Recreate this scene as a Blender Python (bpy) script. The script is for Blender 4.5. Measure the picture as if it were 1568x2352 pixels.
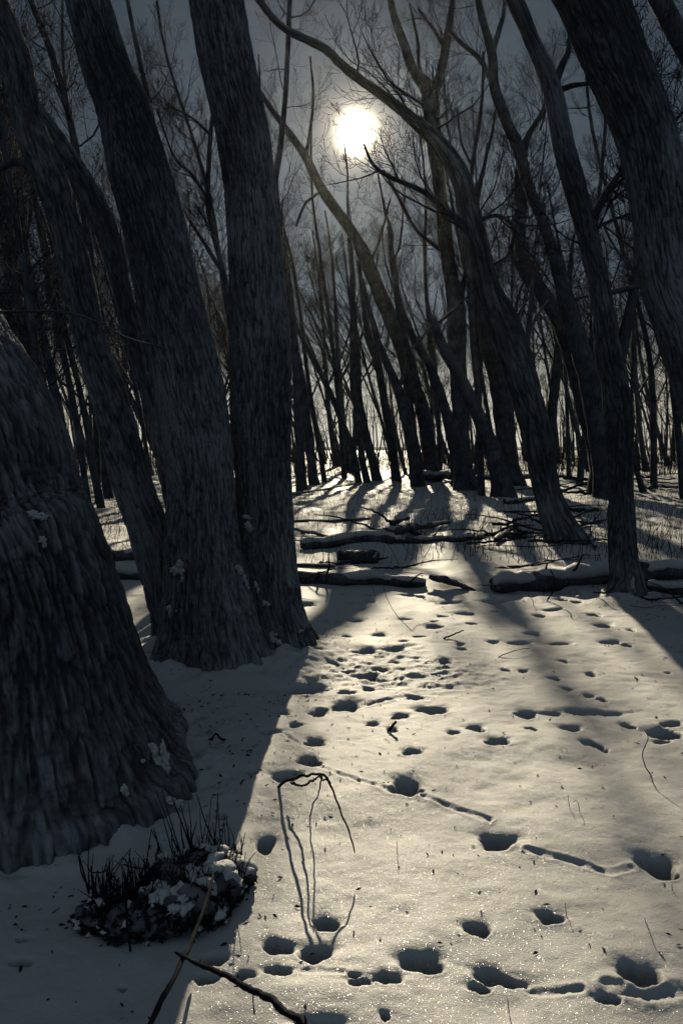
import bpy, math, random
import numpy as np
from mathutils import Vector

R = math.radians
for o in list(bpy.data.objects):
    bpy.data.objects.remove(o)
SC = bpy.context.scene
COL = SC.collection

# ------------------------------------------------------------------ camera
CAM_H, PITCH, FPX, CX, CY = 1.6, R(5.32), 1568.0, 784.0, 1176.0
cam_d = bpy.data.cameras.new('camera')
cam_d.sensor_fit = 'VERTICAL'; cam_d.sensor_height = 36.0; cam_d.lens = 24.0
cam_d.clip_start = 0.05; cam_d.clip_end = 6000
cam = bpy.data.objects.new('camera', cam_d); COL.objects.link(cam)
cam.location = (0, 0, CAM_H); cam.rotation_euler = (R(90) - PITCH, 0, 0)
SC.camera = cam
FW = np.array([0, math.cos(PITCH), -math.sin(PITCH)])
UP = np.array([0, math.sin(PITCH), math.cos(PITCH)])
RT = np.array([1.0, 0, 0])

def ray(px, py):
    return FW + (px - CX) / FPX * RT + (CY - py) / FPX * UP
def at(px, py, Y):
    d = ray(px, py); return np.array([0, 0, CAM_H]) + d * (Y / d[1])
def ground(px, py):
    d = ray(px, py); return np.array([0, 0, CAM_H]) + d * (CAM_H / -d[2])
def depth(p):
    return float(np.dot(p - np.array([0, 0, CAM_H]), FW))
def ground_py(Y):
    a = math.atan(CAM_H / Y) - PITCH
    return CY + FPX * math.tan(a)

# ------------------------------------------------------------------ light
sd = ray(818, 305); sd = sd / np.linalg.norm(sd)
SUN_EL = math.asin(sd[2]); SUN_AZ = math.atan2(sd[0], sd[1])
sun_d = bpy.data.lights.new('sun', 'SUN'); sun_d.energy = 5.0; sun_d.angle = R(0.55)
sun_d.color = (1.0, 0.87, 0.64)
sun = bpy.data.objects.new('sun', sun_d); COL.objects.link(sun)
sun.rotation_euler = Vector(sd).to_track_quat('Z', 'Y').to_euler(); sun.location = (0, 0, 30)

W = bpy.data.worlds.new('World'); SC.world = W; W.use_nodes = True
nt = W.node_tree; nt.nodes.clear()
def N(t, **k):
    n = nt.nodes.new(t)
    for a, b in k.items(): setattr(n, a, b)
    return n
out = N('ShaderNodeOutputWorld')
sky = N('ShaderNodeTexSky', sky_type='NISHITA', sun_disc=False, sun_elevation=SUN_EL, sun_rotation=SUN_AZ,
        air_density=1.0, dust_density=0.6, ozone_density=1.0)
hs = N('ShaderNodeHueSaturation'); hs.inputs['Saturation'].default_value = 0.32
bg1 = N('ShaderNodeBackground'); bg1.inputs['Strength'].default_value = 0.0100
tint = N('ShaderNodeMix', data_type='RGBA', blend_type='MULTIPLY'); tint.inputs['Factor'].default_value = 1.0
tint.inputs[7].default_value = (0.66, 0.88, 1.08, 1)
nt.links.new(sky.outputs[0], hs.inputs['Color']); nt.links.new(hs.outputs[0], tint.inputs[6]); nt.links.new(tint.outputs[2], bg1.inputs['Color'])
tc = N('ShaderNodeTexCoord')
dot = N('ShaderNodeVectorMath', operation='DOT_PRODUCT'); dot.inputs[1].default_value = tuple(sd)
nrm = N('ShaderNodeVectorMath', operation='NORMALIZE')
nt.links.new(tc.outputs['Generated'], nrm.inputs[0]); nt.links.new(nrm.outputs[0], dot.inputs[0])
ac = N('ShaderNodeMath', operation='ARCCOSINE'); nt.links.new(dot.outputs['Value'], ac.inputs[0])
def gauss(sig, amp):      # amp*exp(-(a/sig)^2)
    a = N('ShaderNodeMath', operation='DIVIDE'); a.inputs[1].default_value = sig
    b = N('ShaderNodeMath', operation='MULTIPLY'); c = N('ShaderNodeMath', operation='MULTIPLY'); c.inputs[1].default_value = -1
    e = N('ShaderNodeMath', operation='EXPONENT'); f = N('ShaderNodeMath', operation='MULTIPLY'); f.inputs[1].default_value = amp
    nt.links.new(ac.outputs[0], a.inputs[0]); nt.links.new(a.outputs[0], b.inputs[0]); nt.links.new(a.outputs[0], b.inputs[1])
    nt.links.new(b.outputs[0], c.inputs[0]); nt.links.new(c.outputs[0], e.inputs[0]); nt.links.new(e.outputs[0], f.inputs[0])
    return f
g = gauss(R(0.78), 40.0)
for s_, a_ in ((R(1.8), 1.0), (R(4.0), 0.12)):
    h = gauss(s_, a_); ad = N('ShaderNodeMath', operation='ADD')
    nt.links.new(g.outputs[0], ad.inputs[0]); nt.links.new(h.outputs[0], ad.inputs[1]); g = ad
# low bright band of sky near the horizon, on the sun's side
sep = N('ShaderNodeSeparateXYZ'); nt.links.new(nrm.outputs[0], sep.inputs[0])
hz = N('ShaderNodeMapRange'); hz.inputs['From Min'].default_value = 0.0; hz.inputs['From Max'].default_value = 0.21
hz.inputs['To Min'].default_value = 0.48; hz.inputs['To Max'].default_value = 0.0; hz.interpolation_type = 'SMOOTHERSTEP'
nt.links.new(sep.outputs['Z'], hz.inputs['Value'])
fr = N('ShaderNodeMapRange'); fr.inputs['From Min'].default_value = 0.3; fr.inputs['From Max'].default_value = 0.98
nt.links.new(sep.outputs['Y'], fr.inputs['Value'])
hm = N('ShaderNodeMath', operation='MULTIPLY'); nt.links.new(hz.outputs[0], hm.inputs[0]); nt.links.new(fr.outputs[0], hm.inputs[1])
ad = N('ShaderNodeMath', operation='ADD'); nt.links.new(g.outputs[0], ad.inputs[0]); nt.links.new(hm.outputs[0], ad.inputs[1])
bg2 = N('ShaderNodeBackground'); bg2.inputs['Color'].default_value = (1.0, 0.86, 0.62, 1)
nt.links.new(ad.outputs[0], bg2.inputs['Strength'])
adds = N('ShaderNodeAddShader'); nt.links.new(bg1.outputs[0], adds.inputs[0]); nt.links.new(bg2.outputs[0], adds.inputs[1])
# added fill: unseen sky overhead and behind the camera, brightened to lift the trunks
vm = N('ShaderNodeVectorMath', operation='DOT_PRODUCT'); vm.inputs[1].default_value = (0, -0.6, 0.8); nt.links.new(nrm.outputs[0], vm.inputs[0])
bk = N('ShaderNodeMapRange'); bk.inputs['From Min'].default_value = 0.12; bk.inputs['From Max'].default_value = 0.8; bk.inputs['To Max'].default_value = 0.06
bk.interpolation_type = 'SMOOTHSTEP'; nt.links.new(vm.outputs['Value'], bk.inputs['Value'])
bg3 = N('ShaderNodeBackground'); bg3.inputs['Color'].default_value = (0.68, 0.88, 1.06, 1); nt.links.new(bk.outputs[0], bg3.inputs['Strength'])
add2 = N('ShaderNodeAddShader'); nt.links.new(adds.outputs[0], add2.inputs[0]); nt.links.new(bg3.outputs[0], add2.inputs[1])
nt.links.new(add2.outputs[0], out.inputs['Surface'])
SC.view_settings.view_transform = 'Standard'; SC.view_settings.look = 'None'
SC.view_settings.exposure = 0.05; SC.view_settings.gamma = 1.0
SC.render.engine = 'CYCLES'
SC.cycles.max_bounces = 4; SC.cycles.diffuse_bounces = 0; SC.cycles.glossy_bounces = 2; SC.cycles.transparent_max_bounces = 4
SC.cycles.volume_bounces = 0

# ------------------------------------------------------------------ numpy noise
def _h(i, j, k, s):
    n = (i * 374761393 + j * 668265263 + k * 2147483647 + s * 1274126177) & 0xffffffff
    n = ((n ^ (n >> 13)) * 1274126177) & 0xffffffff
    n = ((n ^ (n >> 16)) * 2246822519) & 0xffffffff
    return ((n ^ (n >> 15)) & 0xffff) / 32767.5 - 1.0
def vn(p, s=0):
    p = np.asarray(p, float); f = np.floor(p); t = p - f; t = t * t * (3 - 2 * t)
    i, j, k = (f[:, a].astype(np.int64) for a in range(3)); x, y, z = t[:, 0], t[:, 1], t[:, 2]
    c = [[[_h(i + a, j + b, k + d, s) for d in (0, 1)] for b in (0, 1)] for a in (0, 1)]
    L = lambda u, v, w: u + (v - u) * w
    return L(L(L(c[0][0][0], c[0][0][1], z), L(c[0][1][0], c[0][1][1], z), y),
             L(L(c[1][0][0], c[1][0][1], z), L(c[1][1][0], c[1][1][1], z), y), x)
def fbm(p, s=0, o=4, g_=0.5):
    p = np.asarray(p, float); r = 0; a = 1; tot = 0
    for q in range(o):
        r = r + a * vn(p * 2.03 ** q + 7.3 * q, s + q); tot += a; a *= g_
    return r / tot

# ------------------------------------------------------------------ materials
def mat(name, fn):
    m = bpy.data.materials.new(name); m.use_nodes = True; t = m.node_tree
    b = t.nodes['Principled BSDF']; fn(t, b, t.nodes['Material Output']); return m
def tn(t, typ, **k):
    n = t.nodes.new(typ)
    for a, b in k.items():
        if a in n.inputs: n.inputs[a].default_value = b
        else: setattr(n, a, b)
    return n
def ramp(t, stops):
    n = t.nodes.new('ShaderNodeValToRGB'); e = n.color_ramp.elements
    e[0].position, e[0].color = stops[0][0], (*stops[0][1], 1)
    e[1].position, e[1].color = stops[-1][0], (*stops[-1][1], 1)
    for p, c in stops[1:-1]:
        x = e.new(p); x.color = (*c, 1)
    return n
def snow_fn(sparkle, col=(0.74, 0.735, 0.725, 1)):
    def fn(t, b, o):
        L = t.links.new
        b.inputs['Base Color'].default_value = col
        b.inputs['Roughness'].default_value = 0.6; b.inputs['Specular IOR Level'].default_value = 0.2
        geo = tn(t, 'ShaderNodeNewGeometry')
        n1 = tn(t, 'ShaderNodeTexNoise', Scale=160.0, Detail=3.0, Roughness=0.7); L(geo.outputs['Position'], n1.inputs['Vector'])
        n2 = tn(t, 'ShaderNodeTexNoise', Scale=22.0, Detail=5.0, Roughness=0.65); L(geo.outputs['Position'], n2.inputs['Vector'])
        bp2 = tn(t, 'ShaderNodeBump', Strength=0.35, Distance=0.010); L(n2.outputs['Fac'], bp2.inputs['Height'])
        bp = tn(t, 'ShaderNodeBump', Strength=0.55, Distance=0.004); L(n1.outputs['Fac'], bp.inputs['Height']); L(bp2.outputs[0], bp.inputs['Normal'])
        L(bp.outputs[0], b.inputs['Normal'])
        if sparkle:
            sg = None
            for sc_, dens in ((560.0, 0.045), (300.0, 0.008)):
                v = tn(t, 'ShaderNodeTexVoronoi', Scale=sc_); L(geo.outputs['Position'], v.inputs['Vector'])
                sp = tn(t, 'ShaderNodeSeparateColor'); L(v.outputs['Color'], sp.inputs[0])
                c1 = tn(t, 'ShaderNodeMath', operation='LESS_THAN'); c1.inputs[1].default_value = dens; L(sp.outputs[0], c1.inputs[0])
                c2 = tn(t, 'ShaderNodeMath', operation='LESS_THAN'); c2.inputs[1].default_value = 0.32; L(v.outputs['Distance'], c2.inputs[0])
                mu = tn(t, 'ShaderNodeMath', operation='MULTIPLY'); L(c1.outputs[0], mu.inputs[0]); L(c2.outputs[0], mu.inputs[1])
                if sg is None: sg = mu
                else:
                    mx = tn(t, 'ShaderNodeMath', operation='MAXIMUM'); L(sg.outputs[0], mx.inputs[0]); L(mu.outputs[0], mx.inputs[1]); sg = mx
            gl = tn(t, 'ShaderNodeBsdfGlossy', Roughness=0.42); gl.inputs['Color'].default_value = (1, 1, 1, 1)
            # every crystal leans its own way
            vv = tn(t, 'ShaderNodeTexVoronoi', Scale=260.0); L(geo.outputs['Position'], vv.inputs['Vector'])
            sb = tn(t, 'ShaderNodeVectorMath', operation='SUBTRACT'); sb.inputs[1].default_value = (0.5, 0.15, 0.0); L(vv.outputs['Color'], sb.inputs[0])
            an = tn(t, 'ShaderNodeVectorMath', operation='ADD'); L(sb.outputs[0], an.inputs[0]); L(geo.outputs['Normal'], an.inputs[1])
            nn = tn(t, 'ShaderNodeVectorMath', operation='NORMALIZE'); L(an.outputs[0], nn.inputs[0]); L(nn.outputs[0], gl.inputs['Normal'])
            ms = tn(t, 'ShaderNodeMixShader'); L(sg.outputs[0], ms.inputs[0]); L(b.outputs[0], ms.inputs[1]); L(gl.outputs[0], ms.inputs[2])
            L(ms.outputs[0], o.inputs['Surface'])
    return fn
def bark_fn(c0, c1, sc, bump):
    def fn(t, b, o):
        L = t.links.new
        b.inputs['Roughness'].default_value = 0.9; b.inputs['Specular IOR Level'].default_value = 0.2
        geo = tn(t, 'ShaderNodeNewGeometry'); mp = tn(t, 'ShaderNodeMapping'); mp.inputs['Scale'].default_value = (1, 1, 0.16)
        mp.inputs['Rotation'].default_value = (0, R(-12), 0)
        L(geo.outputs['Position'], mp.inputs['Vector'])
        n = tn(t, 'ShaderNodeTexNoise', Scale=sc, Detail=6.0, Roughness=0.72, Distortion=0.4); L(mp.outputs[0], n.inputs['Vector'])
        n2 = tn(t, 'ShaderNodeTexNoise', Scale=2.6, Detail=4.0, Roughness=0.6); L(geo.outputs['Position'], n2.inputs['Vector'])
        ad = tn(t, 'ShaderNodeMath', operation='MULTIPLY_ADD'); ad.inputs[1].default_value = 0.5; L(n.outputs['Fac'], ad.inputs[0])
        hf = tn(t, 'ShaderNodeMath', operation='MULTIPLY'); hf.inputs[1].default_value = 0.5; L(n2.outputs['Fac'], hf.inputs[0]); L(hf.outputs[0], ad.inputs[2])
        r = ramp(t, [(0.40, c0), (0.50, tuple(a * .6 + b_ * .4 for a, b_ in zip(c0, c1))), (0.60, c1)]); L(ad.outputs[0], r.inputs[0])
        L(r.outputs[0], b.inputs['Base Color'])
        bp = tn(t, 'ShaderNodeBump', Strength=0.9, Distance=bump); L(n.outputs['Fac'], bp.inputs['Height']); L(bp.outputs[0], b.inputs['Normal'])
    return fn
def plain(c, rough=0.9):
    def fn(t, b, o):
        geo = tn(t, 'ShaderNodeNewGeometry')
        n = tn(t, 'ShaderNodeTexNoise', Scale=14.0, Detail=4.0); t.links.new(geo.outputs['Position'], n.inputs['Vector'])
        r = ramp(t, [(0.35, tuple(x * 0.55 for x in c)), (0.65, tuple(x * 1.35 for x in c))]); t.links.new(n.outputs['Fac'], r.inputs[0])
        t.links.new(r.outputs[0], b.inputs['Base Color'])
        b.inputs['Roughness'].default_value = rough; b.inputs['Specular IOR Level'].default_value = 0.06
    return fn
def bark_near_fn(t, b, o):
    L = t.links.new
    b.inputs['Roughness'].default_value = 0.88; b.inputs['Specular IOR Level'].default_value = 0.25
    a = tn(t, 'ShaderNodeAttribute'); a.attribute_name = 'plate_furrow_shade'
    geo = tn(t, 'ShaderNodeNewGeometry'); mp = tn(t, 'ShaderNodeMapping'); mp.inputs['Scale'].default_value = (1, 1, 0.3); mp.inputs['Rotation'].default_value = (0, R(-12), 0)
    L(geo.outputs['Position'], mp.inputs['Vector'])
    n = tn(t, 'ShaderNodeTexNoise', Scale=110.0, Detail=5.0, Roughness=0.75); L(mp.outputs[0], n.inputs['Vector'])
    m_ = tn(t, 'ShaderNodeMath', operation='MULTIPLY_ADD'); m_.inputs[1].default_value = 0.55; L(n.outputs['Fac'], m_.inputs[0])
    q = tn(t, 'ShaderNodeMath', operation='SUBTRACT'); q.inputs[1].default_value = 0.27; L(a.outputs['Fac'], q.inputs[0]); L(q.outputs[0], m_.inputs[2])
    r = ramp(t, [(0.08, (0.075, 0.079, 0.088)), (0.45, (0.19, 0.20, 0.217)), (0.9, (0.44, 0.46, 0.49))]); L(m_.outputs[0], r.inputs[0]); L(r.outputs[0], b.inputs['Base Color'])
    bp = tn(t, 'ShaderNodeBump', Strength=0.8, Distance=0.006); L(n.outputs['Fac'], bp.inputs['Height']); L(bp.outputs[0], b.inputs['Normal'])
M = dict(
    snow=mat('snow_ground', snow_fn(True)), snowp=mat('snow_clump', snow_fn(False, (0.86, 0.86, 0.86, 1))),
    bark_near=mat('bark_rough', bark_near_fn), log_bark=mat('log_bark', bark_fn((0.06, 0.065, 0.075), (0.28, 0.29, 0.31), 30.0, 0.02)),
    bark=mat('bark', bark_fn((0.06, 0.066, 0.08), (0.24, 0.26, 0.29), 24.0, 0.02)),
    twig=mat('twig_bark', plain((0.075, 0.083, 0.10))),
    dark=mat('wet_wood', plain((0.032, 0.034, 0.04))), soil=mat('tussock', plain((0.22, 0.225, 0.24))),
    weed=mat('dry_weed', plain((0.10, 0.095, 0.085))),
)

# ------------------------------------------------------------------ mesh helpers
def mesh_obj(name, V, F, m, parent=None, smooth=True):
    """F: list of int arrays (n,3) or (n,4)."""
    me = bpy.data.meshes.new(name); V = np.ascontiguousarray(V, np.float32)
    F = [np.asarray(f, np.int32) for f in F if len(f)]
    me.vertices.add(len(V)); me.vertices.foreach_set('co', V.ravel())
    li = np.concatenate([f.ravel() for f in F]); sz = np.concatenate([np.full(len(f), f.shape[1], np.int32) for f in F])
    st = np.concatenate([[0], np.cumsum(sz)[:-1]]).astype(np.int32)
    me.loops.add(len(li)); me.loops.foreach_set('vertex_index', li)
    me.polygons.add(len(sz)); me.polygons.foreach_set('loop_start', st)
    me.update(calc_edges=True)
    if smooth: me.polygons.foreach_set('use_smooth', np.ones(len(sz), bool))
    me.materials.append(m)
    o = bpy.data.objects.new(name, me); COL.objects.link(o)
    if parent is not None: o.parent = parent
    return o
def tag(o, label=None, cat=None, group=None, kind=None):
    for k, v in (('label', label), ('category', cat), ('group', group), ('kind', kind)):
        if v: o[k] = v
    return o
def empty(name, loc=(0, 0, 0)):
    o = bpy.data.objects.new(name, None); o.location = tuple(float(x) for x in loc); o.empty_display_size = 0.1
    COL.objects.link(o); return o

class MB:
    def __init__(s): s.V = []; s.F = []; s.n = 0; s.A = []
    def add(s, V, *F):
        V = np.asarray(V, float).reshape(-1, 3)
        for f in F:
            f = np.asarray(f)
            if len(f): s.F.append(f + s.n)
        s.V.append(V); s.n += len(V)
    def build(s, name, m, parent=None, origin=None, smooth=True):
        V = np.concatenate(s.V)
        if origin is not None: V = V - np.asarray(origin)
        by = {}
        for f in s.F: by.setdefault(f.shape[1], []).append(f)
        o = mesh_obj(name, V, [np.concatenate(x) for x in by.values()], m, parent, smooth)
        if s.A:
            at_ = o.data.attributes.new('plate_furrow_shade', 'FLOAT', 'POINT'); at_.data.foreach_set('value', np.concatenate(s.A).astype(np.float32))
        return o

def tubes(P, Rr, k):
    """P (n,s,3), Rr (n,s) -> verts, quads"""
    n, s, _ = P.shape
    T = np.gradient(P, axis=1); T /= np.linalg.norm(T, axis=2, keepdims=True) + 1e-9
    mt = np.abs(T.mean(axis=1)); ref = np.zeros((n, 3)); ref[np.arange(n), mt.argmin(axis=1)] = 1
    A = np.cross(T, ref[:, None, :]); A /= np.linalg.norm(A, axis=2, keepdims=True) + 1e-9
    B = np.cross(T, A)
    th = np.arange(k) * 2 * math.pi / k
    V = P[:, :, None, :] + Rr[:, :, None, None] * (A[:, :, None, :] * np.cos(th)[None, None, :, None] + B[:, :, None, :] * np.sin(th)[None, None, :, None])
    idx = np.arange(n * s * k).reshape(n, s, k)
    a = idx[:, :-1, :]; b = np.roll(idx, -1, axis=2)[:, :-1, :]; c = np.roll(idx, -1, axis=2)[:, 1:, :]; d = idx[:, 1:, :]
    return V.reshape(-1, 3), np.stack([a, b, c, d], -1).reshape(-1, 4)

def spline(pts, n):
    """Catmull-Rom through pts (m,c), n samples evenly by length"""
    p = np.asarray(pts, float)
    if len(p) == 2: p = np.array([p[0], (p[0] + p[1]) / 2, p[1]])
    q = np.vstack([2 * p[0] - p[1], p, 2 * p[-1] - p[-2]])
    o_ = []
    for i in range(1, len(q) - 2):
        t = np.linspace(0, 1, 12, endpoint=False)[:, None]
        a, b, c, d = q[i - 1], q[i], q[i + 1], q[i + 2]
        o_.append(0.5 * ((2 * b) + (-a + c) * t + (2 * a - 5 * b + 4 * c - d) * t * t + (-a + 3 * b - 3 * c + d) * t ** 3))
    o_.append(p[-1:]); C = np.vstack(o_)
    L_ = np.concatenate([[0], np.cumsum(np.linalg.norm(np.diff(C[:, :3], axis=0), axis=1))])
    u = np.linspace(0, L_[-1], n)
    return np.stack([np.interp(u, L_, C[:, j]) for j in range(C.shape[1])], 1), L_[-1]

def grow(rng, mb, S, D, Ln, Rd, levels, segs=(6, 5, 4, 3), sides=(5, 4, 3, 3), kids=(7, 6, 5), gn=0.28, trop=0.10, rmin=0.0035, spread=(30, 65)):
    for lv in range(levels):
        n = len(S)
        if n == 0: return
        sg = segs[min(lv, len(segs) - 1)]; P = np.zeros((n, sg + 1, 3)); P[:, 0] = S; d = D.copy(); step = (Ln / sg)[:, None]
        dirs = []
        for i in range(sg):
            d = d + rng.normal(0, gn * (1, .85, .7, .6)[lv], (n, 3)) + np.array([0, 0, trop]); d /= np.linalg.norm(d, axis=1, keepdims=True)
            dirs.append(d.copy()); P[:, i + 1] = P[:, i] + d * step
        dirs = np.stack(dirs, 1)
        f = np.linspace(1, 0.3, sg + 1); Rr = np.maximum(Rd[:, None] * f[None], rmin * 0.75)
        mb.add(*tubes(P, Rr, sides[min(lv, len(sides) - 1)]))
        if lv == levels - 1: return
        K = kids[min(lv, len(kids) - 1)]
        u = (np.arange(K)[None] + rng.uniform(0.1, 0.9, (n, K))) / K * 0.82 + 0.18
        g_ = np.clip(u * sg, 0, sg - 1e-3); ii = g_.astype(int); fr_ = (g_ - ii)[..., None]; r_ = np.arange(n)[:, None]
        S2 = P[r_, ii] * (1 - fr_) + P[r_, ii + 1] * fr_; T = dirs[r_, ii]
        q = rng.normal(0, 1, T.shape); q -= (q * T).sum(-1, keepdims=True) * T; q /= np.linalg.norm(q, axis=-1, keepdims=True)
        an = np.radians(rng.uniform(*spread, u.shape))[..., None]
        D2 = T * np.cos(an) + q * np.sin(an)
        L2 = Ln[:, None] * rng.uniform(0.40, 0.70, u.shape) * (1.12 - 0.55 * u); R2 = np.maximum(Rd[:, None] * (1 - 0.65 * u) * 0.55, rmin)
        S, D, Ln, Rd = S2.reshape(-1, 3), D2.reshape(-1, 3), L2.ravel(), R2.ravel()

# ------------------------------------------------------------------ traced trees
BASES = []      # (x, y, r) for snow drifts and for keeping the far trees clear
DRIFTS = []
def to3d(tr, Y, wob=0.0, rng=None, dY=0.0):
    """traced (px,py,width) -> xyz,r at distance Y; wob leans the stem towards or away from us"""
    o_ = []
    z0 = None
    kw_ = {5.4: .93, 7.0: .82, 5.0: .97, 33.0: .88}.get(round(Y, 1), 1.0)
    for i, q in enumerate(tr):
        px, py, w = q[:3]; y = Y + dY * i / max(1, len(tr) - 1) + (q[3] if len(q) > 3 else 0)
        p = at(px, py, y)
        if wob:
            y2 = y + wob * max(0.0, p[2]) * (0.5 + 0.5 * math.sin(p[2] * 0.5 + wob * 90)); p = at(px, py, y2)
        o_.append([*p, max(0.004, w * kw_ * depth(p) / FPX / 2)])
    return np.array(o_)

def big_(cyl, seed, n, sides):
    return fbm(cyl * np.array([1.6, 1.6, 0.9]) + 11, seed + 71, 4, 0.6).reshape(n, sides)
def detailed_trunk(mb, C4, sides, ds, amp, freq, vfreq, lobes, lobeamp, seed, flare_h=0.7, zfine=5.6, burls=()):
    C, L_ = spline(C4, max(8, int(np.sum(np.linalg.norm(np.diff(C4[:, :3], axis=0), axis=1)) / ds)))
    sl = np.linspace(0, L_, len(C)); kz = int(np.argmax(C[:, 2] > zfine)) or len(C); keep = np.r_[np.arange(kz), np.arange(kz, len(C), 6)]
    C = C[keep]; sl = sl[keep]
    n = len(C); P = C[:, :3]; r = C[:, 3]
    T = np.gradient(P, axis=0); T /= np.linalg.norm(T, axis=1, keepdims=True)
    A = np.cross(T, [0, 1, 0]); A /= np.linalg.norm(A, axis=1, keepdims=True); B = np.cross(A, T)
    th = np.arange(sides) * 2 * math.pi / sides
    s = sl[:, None] + 0 * th[None]; TH = th[None] + 0 * s
    rr = r[:, None] + 0 * TH; ref = float(np.median(r)); z = P[:, 2][:, None] + 0 * TH
    cyl = np.stack([np.cos(TH) * ref, np.sin(TH) * ref, s], -1).reshape(-1, 3)
    warp = fbm(cyl * np.array([3, 3, 1.2]), seed + 50, 3).reshape(n, sides)
    cw = cyl.copy(); cw[:, 0] += 0.05 * warp.ravel(); cw[:, 1] += 0.05 * np.roll(warp, 7, 1).ravel()
    fr_n = fbm(cw * np.array([freq, freq, vfreq]), seed, 2, 0.5).reshape(n, sides)
    fr_m = fbm(cw * np.array([freq * 2.1, freq * 2.1, vfreq * 2.0]) + 30, seed + 4, 2, 0.5).reshape(n, sides)
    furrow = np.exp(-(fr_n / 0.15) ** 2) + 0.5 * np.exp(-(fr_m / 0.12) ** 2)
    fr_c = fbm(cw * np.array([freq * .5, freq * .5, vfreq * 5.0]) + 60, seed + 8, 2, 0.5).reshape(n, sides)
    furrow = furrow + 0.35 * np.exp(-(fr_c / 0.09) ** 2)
    mb.A.append((np.clip(0.5 + 0.8 * big_(cyl, seed, n, sides) + 0.5 * fbm(cw * np.array([freq * 3.2, freq * 3.2, vfreq * 3.5]), seed + 60, 3).reshape(n, sides) - 0.32 * (furrow - 0.4), 0, 1)).ravel())  # random bark tone; furrows darkened for inner bark and as painted relief shade
    fine = fbm(cw * np.array([freq * 3, freq * 3, vfreq * 5]), seed + 9, 3).reshape(n, sides)
    big = fbm(cyl * np.array([2.2, 2.2, 1.0]), seed + 20, 3).reshape(n, sides)
    fl = np.exp(-np.clip(z, -0.3, 9) / flare_h)
    lob = sum(a_ * np.cos(k_ * TH + ph_) for k_, a_, ph_ in lobes) * lobeamp * fl + 0.35 * lobeamp * np.cos(3 * TH + 1.0 + s * 0.3)
    rr = rr * (1 + lob) + big * ref * 0.07 - amp * furrow + fine * amp * 0.45
    V = P[:, None] + rr[..., None] * (A[:, None] * np.cos(TH)[..., None] + B[:, None] * np.sin(TH)[..., None])
    for bp_, br, bh in burls:
        d_ = np.linalg.norm(V - bp_, axis=-1); nz = 1 + .5 * fbm((V.reshape(-1, 3) * 9), 90, 3).reshape(n, sides)
        g_ = np.exp(-(d_ / br) ** 2) * bh * nz; out_ = V - P[:, None]; out_ /= np.linalg.norm(out_, axis=-1, keepdims=True); V = V + g_[..., None] * out_
    idx = np.arange(n * sides).reshape(n, sides); rl = np.roll(idx, -1, 1)
    F = np.stack([idx[:-1], rl[:-1], rl[1:], idx[1:]], -1).reshape(-1, 4)
    mb.add(V, F)
    return C

def extend(C4, top, rng, taper=0.35, underground=0.35):
    """carry the traced stem down below the snow and up to its real height"""
    C4 = np.asarray(C4); b0, b1 = C4[0], C4[1]
    d = b1[:3] - b0[:3]
    if b0[2] > -underground:
        lo = b0.copy(); k = (b0[2] + underground) / max(0.2, d[2]) if d[2] > 0 else 0
        lo[:3] = b0[:3] - d * min(k, 1.0); lo[2] = -underground; lo[3] = b0[3] * 1.05; C4 = np.vstack([lo, C4])
    e0, e1 = C4[-2], C4[-1]
    if e1[2] < top:
        d = e1[:3] - e0[:3]; d /= np.linalg.norm(d); p = e1.copy(); ext = []; n = 4; st = (top - e1[2]) / n; r0 = e1[3]
        for i in range(n):
            d = d * 0.75 + np.array([0, 0, 0.30]) + rng.normal(0, 0.05, 3); d /= np.linalg.norm(d)
            p = p.copy(); p[:3] = p[:3] + d * st / max(0.5, d[2]); p[3] = r0 * (1 - (1 - taper * 0.4) * (i + 1) / n); ext.append(p)
        C4 = np.vstack([C4, ext])
    return C4

def crown(rng, stems, zlo, n, ln, parent, org, levels=4, kids=(6, 5, 5), rmin=0.004, maxpy=None, spread=(30, 65), name='crown', gn=0.17, m=None, trop=0.13, rk=0.009):
    """side branches and twigs along the upper part of the stems"""
    S, D, Ln, Rd = [], [], [], []
    pool = []
    for st in stems:
        C, L_ = spline(st, 60)
        for i in range(58):
            if C[i, 2] > zlo: pool.append((C[i], C[i + 1], i / 58))
    if not pool: return None
    for _ in range(n):
        a, b, u = pool[rng.integers(len(pool))]
        T = b[:3] - a[:3]; T /= np.linalg.norm(T) + 1e-9
        q = rng.normal(0, 1, 3); q -= q.dot(T) * T; q /= np.linalg.norm(q)
        an = math.radians(rng.uniform(30, 75)); d = T * math.cos(an) + q * math.sin(an)
        S.append(a[:3]); D.append(d); Ln.append(ln * rng.uniform(0.5, 1.15) * (1.1 - 0.5 * u)); Rd.append(min(a[3] * 0.45, rk * ln * rng.uniform(0.7, 1.3)))
    mb = MB(); grow(rng, mb, np.array(S), np.array(D), np.array(Ln), np.array(Rd), levels, kids=kids, rmin=rmin, spread=spread, gn=gn, trop=trop)
    return mb.build(name, m or M['twig'], parent, org)

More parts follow.
